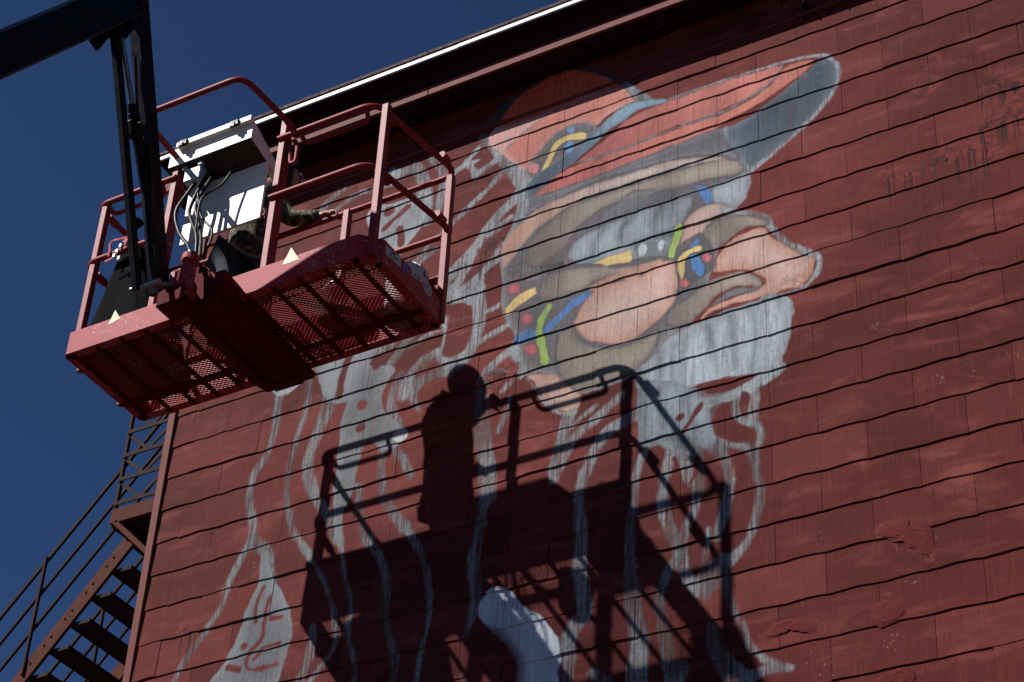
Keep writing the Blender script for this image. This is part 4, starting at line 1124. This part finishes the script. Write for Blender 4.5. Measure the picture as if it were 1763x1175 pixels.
for i in range(4):
    off = np.array([.045 - .018 * i, 0, 0]) + JN * (.062 + .012 * (i % 3))
    pts = []
    for t in np.linspace(.05, 1.05 if i % 2 else 1.5, 9):
        pts.append(JB + JD * t + off + np.array([hr.uniform(-.012, .012), 0, 0]) + JN * hr.uniform(-.01, .012))
    if i < 3: pts = [np.array([-1.98 + .03 * i, -1.84, 9.95]), np.array([-2.03, -1.93, 9.86])] + pts
    m = MB(); m.tube(fillet(pts, .1, 3), .011, 8); m.build('hose', RUBBER, lift)
# boom head and boom, which runs down to the turntable behind the camera's left
BD = np.array([0, -.561, -.828]); BN = np.array([0, .828, -.561]) * -1
B0 = np.array([-1.88, -3.12, 11.14]) - BN * .055
BX = -1.88
for sx in (-.13, .09):
    m = MB(); m.prism([(BX + sx, y - .2, z - .29) for y, z in [(-2.98, 11.72), (-2.72, 11.95), (-2.62, 11.86), (-2.74, 11.50), (-2.77, 11.24), (-2.82, 11.10), (-2.90, 11.12), (-2.88, 11.22), (-3.02, 11.18), (-3.14, 11.34)]], (.025, 0, 0))
    m.build('boom_head_plate', LIFT_BLACK, lift)
for y, z in ((-2.94, 11.51), (-3.02, 10.93), (-3.0, 11.17)):
    m = MB(); m.tube([(BX - .15, y, z), (BX + .15, y, z)], .028, 14); m.build('pin', LIFT_BLACK, lift)
m = MB(); m.bar(B0 + BD * -.02, B0 + BD * 4.6, .30, .245, up=BN, ch=.015); fly = m.build('fly_boom', LIFT_BLACK, lift)
m = MB(); m.bar(B0 + BD * 4.3, B0 + BD * 10.6, .36, .40, up=BN, ch=.015); m.build('main_boom', LIFT_BLACK, lift)
m = MB(); m.bar(B0 + BD * .15 + BN * .125 + [.13, 0, 0], B0 + BD * 4.3 + BN * .125 + [.13, 0, 0], .03, .02, up=BN); m.build('boom_edge_highlight', STEEL, fly)  # pale strip added to stand for the boom's sunlit top edge
bt = B0 + BD * 10.6
m = MB(); m.box((-2.75, bt[1] - 1.2, 1.0), (-1.45, bt[1] + 1.0, 1.75), .06); m.box((-2.35, bt[1] - .4, 1.75), (-1.85, bt[1] + .3, bt[2] + .25), .04); m.build('turntable', LIFT_RED, lift)
m = MB(); m.box((-2.95, bt[1] - 1.5, .45), (-1.25, bt[1] + 1.5, .95), .06); ch_ = m.build('chassis', LIFT_BLACK, lift)
for x in (-3.10, -1.10):
    for y in (bt[1] - 1.15, bt[1] + 1.15):
        m = MB(); m.tube([(x - .15, y, .45), (x - .10, y, .45), (x + .10, y, .45), (x + .15, y, .45)], .45, 24, radii=[.38, .45, .45, .38]); wh = m.build('wheel', RUBBER, lift)
        m = MB(); m.tube([(x - .155, y, .45), (x + .155, y, .45)], .22, 18); m.build('rim', STEEL, wh)

# control console
CX0, CX1 = -2.45, -1.755
m = MB()
prof = [(-1.735, 11.035), (-1.735, 11.15), (-1.735, 11.19), (-1.45, 11.02), (-1.43, 10.965), (-1.45, 10.955)]
m.prism([(CX0, y, z) for y, z in prof], (CX1 - CX0, 0, 0)); con = m.build('control_console', WHITE_PANEL, lift)
m = MB(); m.prism([(CX0 + .075, y, z) for y, z in [(-1.775, 11.165), (-1.775, 11.205), (-1.455, 11.045), (-1.455, 11.025), (-1.736, 11.168)]], (CX1 - CX0 - .07, 0, 0)); m.build('console_lid', WHITE_PANEL, con)
m = MB(); m.box((-2.41, -1.535, 10.475), (-1.745, -1.515, 10.985), .003); m.build('console_panel', WHITE_PANEL, con)
m = MB(); m.prism([(CX0 + .004, -1.73, 11.033), (CX1 - .004, -1.73, 11.033), (CX1 - .004, -1.537, 10.982), (CX0 + .004, -1.537, 10.982)], (0, 0, -.004)); m.build('console_underside_shade', GRIME, con)  # dark sheet added to colour in the shade beneath the console
for x in (CX0 + .10, CX1 - .16):
    m = MB(); m.box((x, -1.792, 11.15), (x + .075, -1.765, 11.20), .006); m.box((x + .02, -1.80, 11.135), (x + .05, -1.78, 11.17), .004); m.build('latch', RUBBER, con)
m = MB(); m.box((-2.33, -1.70, 10.88), (-2.19, -1.62, 11.00), .008); m.box((-2.34, -1.71, 10.995), (-2.31, -1.68, 11.015)); m.box((-2.21, -1.71, 10.995), (-2.18, -1.68, 11.015)); ob = m.build('outlet_box', GREY_BOX, con)
for i, pts in enumerate([[(-2.25, -1.66, 10.88), (-2.27, -1.68, 10.80), (-2.32, -1.72, 10.6), (-2.22, -1.76, 10.35), (-2.08, -1.80, 10.15), (-1.98, -1.86, 9.95)],
                         [(-2.20, -1.62, 10.97), (-2.19, -1.66, 10.85), (-2.22, -1.70, 10.6), (-2.14, -1.74, 10.42), (-2.02, -1.80, 10.2), (-1.96, -1.84, 9.9)],
                         [(-2.14, -1.60, 10.97), (-2.14, -1.65, 10.85), (-2.17, -1.70, 10.62), (-2.10, -1.72, 10.42), (-2.0, -1.78, 10.2), (-1.93, -1.84, 9.95)],
                         [(-1.95, -1.62, 10.97), (-2.02, -1.64, 10.80), (-2.10, -1.70, 10.68), (-2.12, -1.72, 10.60), (-2.06, -1.78, 10.3)],
                         [(-2.17, -1.70, 10.72), (-2.11, -1.70, 10.5), (-1.97, -1.72, 10.3), (-1.96, -1.76, 10.1), (-2.0, -1.8, 9.95)]]):
    m = MB(); m.tube(smooth_line(np.array(pts), False, 5), .013 if i < 3 else .009, 8); m.build('cable', RUBBER, con)

# ------------------------------------------------------------------ black shade cloth tied to the left rails
tarp = thing('shade_cloth', (-2.75, -1.45, ZF + .02), 'black shade cloth gathered and tied with pink ribbon at the left platform rail', 'cloth')
apex = np.array([-2.745, RY0 + .055, 10.60])
ring = [(-2.985, Y0 + .06), (-2.75, Y0 + .055), (-2.50, Y0 + .06), (-2.36, -1.52), (-2.42, -1.22), (-2.62, -1.02), (-2.86, -1.0), (-2.98, -1.2), (-2.99, -1.5)]
rg = smooth_line(np.array(ring), True, 9)
n = len(rg); L = 14; vs = []; fs = []
for j in range(L + 1):
    t = j / L
    for i, (x, y) in enumerate(rg):
        a = 2 * math.pi * i / n
        s = .07 + .93 * (t ** .85)
        pl = 1 + .10 * math.sin(11 * a + 1.3 * t) * (.35 + .65 * (1 - t)) + .05 * math.sin(5 * a + 3 * t)
        px_, py_ = apex[0] + (x - apex[0]) * s * pl, apex[1] + (y - apex[1]) * s * pl
        py_ = max(py_, Y0 + .03)
        px_ = max(px_, X0 + .03)
        vs.append((px_, py_, apex[2] + (ZF + .012 - apex[2]) * t - .05 * math.sin(math.pi * t)))
for j in range(L):
    for i in range(n):
        a, b = j * n + i, j * n + (i + 1) % n
        fs.append((a, b, b + n, a + n))
fs.append(tuple(range(n))[::-1])
m = MB(); m.add(vs, fs, True)
m.tube([apex + [0, 0, -.02], apex + [.012, 0, .06], apex + [.03, .01, .12]], .03, 10, radii=[.03, .026, .045])
cl = m.build('cloth', CLOTH_BLACK, tarp)
m = MB()
def ribbon(pix, y, w=.016):
    P = [px_on(p, 1, y) for p in pix]
    P = smooth_line(np.array(P), False, 4)
    for a, b in zip(P[:-1], P[1:]): m.bar(a, b + (b - a) * .05, .002, w, up=(.3, 0, 1) if abs((b - a)[2]) < .8 * np.linalg.norm(b - a) else (1, 0, 0))
ribbon([(225, 405), (216, 410), (193, 417), (190, 432), (188, 442)], RY0 - .03)
ribbon([(222, 408), (214, 425), (198, 442), (182, 451)], RY0 - .035)
ribbon([(226, 403), (223, 385), (224, 366), (222, 357)], RY0 - .03, .012)
ribbon([(228, 405), (222, 409), (214, 418)], RY0 - .03, .03)
m.build('ribbon', PINK, tarp)
m = MB()
for (u, v_) in ((209, 424), (203, 433), (206, 445), (198, 441)):
    c = px_on((u, v_), 1, RY0 - .045); m.frame_box(c, (1, 0, 0), (0, 1, 0), (0, 0, 1), .012, .006, .017, .003)
m.build('buckle', WHITE_PANEL, tarp)

# things on the deck: cloth added to darken the left end, and paint pails
dc = MB(); r = random.Random(9); nx, ny_ = 16, 10; vs = []; fs = []
for i in range(nx + 1):
    for j in range(ny_ + 1):
        x = -2.97 + .50 * i / nx; y = -1.64 + .50 * j / ny_
        vs.append((x + r.uniform(-.012, .012), y + r.uniform(-.015, .015), ZF + .03 + .03 * math.sin(7 * x + 4 * y) + r.uniform(0, .03)))
for i in range(nx):
    for j in range(ny_):
        a = i * (ny_ + 1) + j; fs.append((a, a + ny_ + 1, a + ny_ + 2, a + 1))
k_ = len(vs); vs += [(p[0], p[1], ZF + .006) for p in vs]
for i in range(nx):
    for j in range(ny_):
        a = k_ + i * (ny_ + 1) + j; fs.append((a, a + 1, a + ny_ + 2, a + ny_ + 1))
for i in range(nx):
    for j in (0, ny_):
        a = i * (ny_ + 1) + j; b = a + ny_ + 1; q_ = (a, a + k_, b + k_, b); fs.append(q_ if j else q_[::-1])
for j in range(ny_):
    for i in (0, nx):
        a = i * (ny_ + 1) + j; b = a + 1; q_ = (a, b, b + k_, a + k_); fs.append(q_ if i else q_[::-1])
m = MB(); m.add(vs, fs, True)
o = m.build('darkening_cloth', HOOD)
tag(o, 'dark crumpled cloth added to darken the left end of the platform deck', 'drop cloth')

def pail(loc, mat, label, k=1.0):
    x, y = loc; z = ZF + .008
    t = thing('paint_pail', (x, y, z), label, 'paint pail', 'paint pails on the platform deck')
    m = MB(); m.tube([(x, y, z), (x, y, z + .01), (x, y, z + .18 * k), (x, y, z + .19 * k)], .1, 20, radii=[.085 * k ** .6, .088 * k ** .6, .098 * k ** .6, .102 * k ** .6]); m.build('pail_body', mat, t)
    m = MB(); m.tube([(x, y, z + .19 * k + .001), (x, y, z + .19 * k + .01)], .092 * k ** .6, 20); m.build('lid', mat, t)
    m = MB(); m.tube([(x + .10 * k ** .6 * math.cos(a), y - .02 * math.sin(a), z + .16 * k + .15 * math.sin(a)) for a in np.linspace(0, math.pi, 12)], .008, 6); m.build('handle', STEEL, t)
pail((-.88, -1.02), WHITE_TRIM, 'tall white paint pail standing at the right end of the platform deck', 1.9)
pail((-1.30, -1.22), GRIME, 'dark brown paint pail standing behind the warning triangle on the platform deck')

# ------------------------------------------------------------------ painter
def skin_mesh(name, joints, edges, mat, parent, sub=2, root=0):
    base = ORIGIN[parent.name]
    me = bpy.data.meshes.new(name)
    me.from_pydata([tuple(np.array(j[:3]) - base) for j in joints], edges, [])
    o = bpy.data.objects.new(name, me); COL.objects.link(o)
    o.modifiers.new('skin', 'SKIN')
    if not me.skin_vertices: 
        bpy.context.view_layer.update()
    sk = me.skin_vertices[0].data if len(me.skin_vertices) else None
    if sk is None:
        bm = bmesh.new(); bm.from_mesh(me); bm.verts.layers.skin.verify(); bm.to_mesh(me); bm.free(); sk = me.skin_vertices[0].data
    for i, j in enumerate(joints):
        rr = j[3]; sk[i].radius = (rr, rr) if not isinstance(rr, tuple) else rr
        sk[i].use_root = (i == root)
    s = o.modifiers.new('sub', 'SUBSURF'); s.levels = sub; s.render_levels = sub
    o.modifiers['skin'].use_smooth_shade = True
    dg = bpy.context.evaluated_depsgraph_get(); dg.update()
    new = bpy.data.meshes.new_from_object(o.evaluated_get(dg)); new.name = name
    bpy.data.objects.remove(o)
    new.materials.clear()
    for mm in (mat if isinstance(mat, (list, tuple)) else [mat]): new.materials.append(mm)
    for p in new.polygons: p.use_smooth = True; p.material_index = 0
    ob = bpy.data.objects.new(name, new); COL.objects.link(ob); ob.parent = parent
    ORIGIN[ob.name] = base
    return ob
per = thing('person', (-2.14, -1.08, ZF + .02), 'person in camouflage jacket and dark hood standing on the platform, hand on rail', 'person')
FZ = ZF + .015
HX, HY, HZ = -1.985, -1.0, 11.35          # head centre
PEL = (-2.16, -1.10, FZ + .93)
SHR = (-2.09, -.985, 11.20); SHL = (-2.26, -1.11, 11.20)
ELR = (-1.97, -.955, 10.985); WRR = (-1.735, -.885, 10.985); HNR = (-1.665, -.875, 10.985)
ELL = (-2.29, -1.19, 10.93); WRL = (-2.10, -1.22, 10.92)
J = [(*PEL, .12), (-2.17, -1.09, 10.85, .11), (-2.18, -1.09, 11.08, .11), (-2.15, -1.08, 11.22, .09), (-2.07, -1.04, 11.29, .06), (HX - .01, HY, HZ - .06, .075), (HX, HY, HZ + .02, .092), (HX - .005, HY - .005, HZ + .075, .06),
     (*SHR, .065), (*ELR, .045), (*WRR, .028), (*SHL, .065), (*ELL, .045), (*WRL, .028),
     (-2.10, -1.03, FZ + .88, .095), (-2.07, -1.00, FZ + .48, .062), (-2.09, -1.02, FZ + .10, .042), (-2.03, -.94, FZ + .04, .036), (-1.99, -.90, FZ + .035, .03),
     (-2.23, -1.18, FZ + .88, .095), (-2.21, -1.17, FZ + .48, .062), (-2.25, -1.21, FZ + .10, .042), (-2.19, -1.14, FZ + .04, .036), (-2.15, -1.10, FZ + .035, .03)]
ED = [(0, 1), (1, 2), (2, 3), (3, 4), (4, 5), (5, 6), (6, 7), (3, 8), (8, 9), (9, 10), (3, 11), (11, 12), (12, 13), (0, 14), (14, 15), (15, 16), (16, 17), (17, 18), (0, 19), (19, 20), (20, 21), (21, 22), (22, 23)]
def hand(wi, d, palm, up):
    """adds palm, four bent fingers and a thumb closing over a rail; d along the arm, palm = direction the palm faces"""
    d = np.array(d, float); d /= np.linalg.norm(d); palm = np.array(palm, float); palm -= d * (palm @ d); palm /= np.linalg.norm(palm); sd = np.cross(d, palm)
    w = np.array(J[wi][:3])
    a = len(J); J.append((*(w + d * .045), .030)); ED.append((wi, a))
    b = len(J); J.append((*(w + d * .085), .030)); ED.append((a, b))
    for i, (o_, l) in enumerate(((-.033, .9), (-.011, 1.0), (.011, .95), (.033, .78))):
        k0 = w + d * .09 + sd * o_
        p1 = k0 + d * .038 * l + palm * .006; p2 = p1 + d * .012 * l + palm * .030 * l; p3 = p2 - d * .014 * l + palm * .022 * l
        ids = []
        for p, rr in ((k0, .0115), (p1, .0100), (p2, .0090), (p3, .0078)):
            ids.append(len(J)); J.append((*p, rr))
        ED.append((b, ids[0])); ED.extend([(ids[0], ids[1]), (ids[1], ids[2]), (ids[2], ids[3])])
    s = 1 if (sd @ np.array(up)) > 0 else -1
    t0 = w + d * .035 + sd * s * .032; t1 = t0 + d * .03 + sd * s * .022 + palm * .015; t2 = t1 + d * .026 + palm * .022
    ids = []
    for p, rr in ((t0, .014), (t1, .0115), (t2, .0095)):
        ids.append(len(J)); J.append((*p, rr))
    ED.append((a, ids[0])); ED.extend([(ids[0], ids[1]), (ids[1], ids[2])])
hand(10, (1, .12, -.05), (0, .15, -1), (0, -1, 0))
hand(13, (1, .3, -.3), (0, .2, -1), (0, 1, 0))
body = skin_mesh('body', J, ED, SKIN, per)
# face: brows, eyes, nose, mouth, ears
fd = np.array([.82, .55, -.12]); fd /= np.linalg.norm(fd); fs_ = np.cross(fd, [0, 0, 1]); fs_ /= np.linalg.norm(fs_); fu = np.cross(fs_, fd)
hc = np.array([HX, HY, HZ])
m = MB()
m.tube([hc + fd * .085 + fu * .03, hc + fd * .108 - fu * .005, hc + fd * .118 - fu * .018, hc + fd * .095 - fu * .03], .012, 8, radii=[.006, .011, .014, .008]); m.build('nose', SKIN, per)
for s in (-1, 1):
    m = MB(); e = hc + fd * .082 + fs_ * s * .032 + fu * .022
    m.tube([e - fd * .01, e + fd * .004, e + fd * .009], .012, 10, radii=[.011, .010, .003]); m.build('eye', STICK_W, per)
    m = MB(); m.tube([hc + fs_ * s * .086 + fu * .02, hc + fs_ * s * .097 - fd * .01, hc + fs_ * s * .088 - fu * .03], .014, 8, radii=[.012, .016, .008]); m.build('ear', SKIN, per)
m = MB(); m.tube([hc + fd * .088 - fu * .055 - fs_ * .022, hc + fd * .096 - fu * .057, hc + fd * .088 - fu * .055 + fs_ * .022], .006, 8); m.build('mouth', PATCH, per)
# hood over the head
m = MB(); nu, nv = 18, 12; vs = []; fs = []
for j in range(nv + 1):
    th = math.pi * j / nv
    for i in range(nu):
        ph = 2 * math.pi * i / nu
        dloc = np.array([math.sin(th) * math.cos(ph), math.sin(th) * math.sin(ph), math.cos(th)])
        f = dloc @ fd; rr = .118 + .012 * max(0, -f) - .030 * max(0, f - .55) * 2
        p = hc + np.array([0, 0, .012]) - fd * .018 + dloc * rr * np.array([1, 1, 1.10])
        if f > .55 and dloc[2] < .45: p = p - fd * (f - .5) * .16
        vs.append(p)
for j in range(nv):
    for i in range(nu):
        a, b = j * nu + i, j * nu + (i + 1) % nu
        fs.append((a, a + nu, b + nu, b))
m.add(vs, fs, True); m.build('hood', HOOD, per)
# clothes
JJ = [(-2.165, -1.09, FZ + .84, .175), (-2.17, -1.09, 10.72, .165), (-2.18, -1.09, 10.95, .15), (-2.18, -1.08, 11.12, .15), (-2.17, -1.06, 11.22, .13),
      (SHR[0], SHR[1], SHR[2], .085), (ELR[0], ELR[1], ELR[2], .068), (-1.86, -.92, 10.99, .058), (WRR[0] - .01, WRR[1], WRR[2], .047),
      (SHL[0], SHL[1], SHL[2], .09), (ELL[0], ELL[1], ELL[2], .068), (WRL[0] - .03, WRL[1], WRL[2] + .01, .047), (-2.24, -1.08, 11.22, .115)]
JE = [(0, 1), (1, 2), (2, 3), (3, 4), (3, 5), (5, 6), (6, 7), (7, 8), (3, 9), (9, 10), (10, 11), (3, 12)]
jk = skin_mesh('jacket', JJ, JE, CAMO, per)
TJ = [(-2.165, -1.10, FZ + .96, .185), (-2.10, -1.03, FZ + .80, .115), (-2.07, -1.00, FZ + .48, .085), (-2.09, -1.02, FZ + .09, .068), (-2.23, -1.18, FZ + .80, .115), (-2.21, -1.17, FZ + .48, .085), (-2.25, -1.21, FZ + .09, .068)]
skin_mesh('trousers', TJ, [(0, 1), (1, 2), (2, 3), (0, 4), (4, 5), (5, 6)], JEANS, per)
for (ax, ay), (tx, ty) in (((-2.09, -1.02), (-1.97, -.88)), ((-2.25, -1.21), (-2.13, -1.08))):
    skin_mesh('boot', [(ax, ay, FZ + .13, .062), (ax, ay, FZ + .05, .06), ((ax + tx) / 2, (ay + ty) / 2, FZ + .05, .054), (tx, ty, FZ + .045, .048)], [(0, 1), (1, 2), (2, 3)], BOOT, per)

# the raised platform and everything on it sit a little nearer the camera than surveyed
for ob in [lift, tarp, per, bpy.data.objects['darkening_cloth']] + [o for o in bpy.data.objects if o.name.startswith('paint_pail')]:
    ob.location = Vector(ob.location) + Vector((.05, -.058, -.059))
lift.location.z = 0.0
for ob in lift.children:
    if ob.name.split('.')[0] not in ('turntable', 'chassis', 'wheel'): ob.location.z -= .059
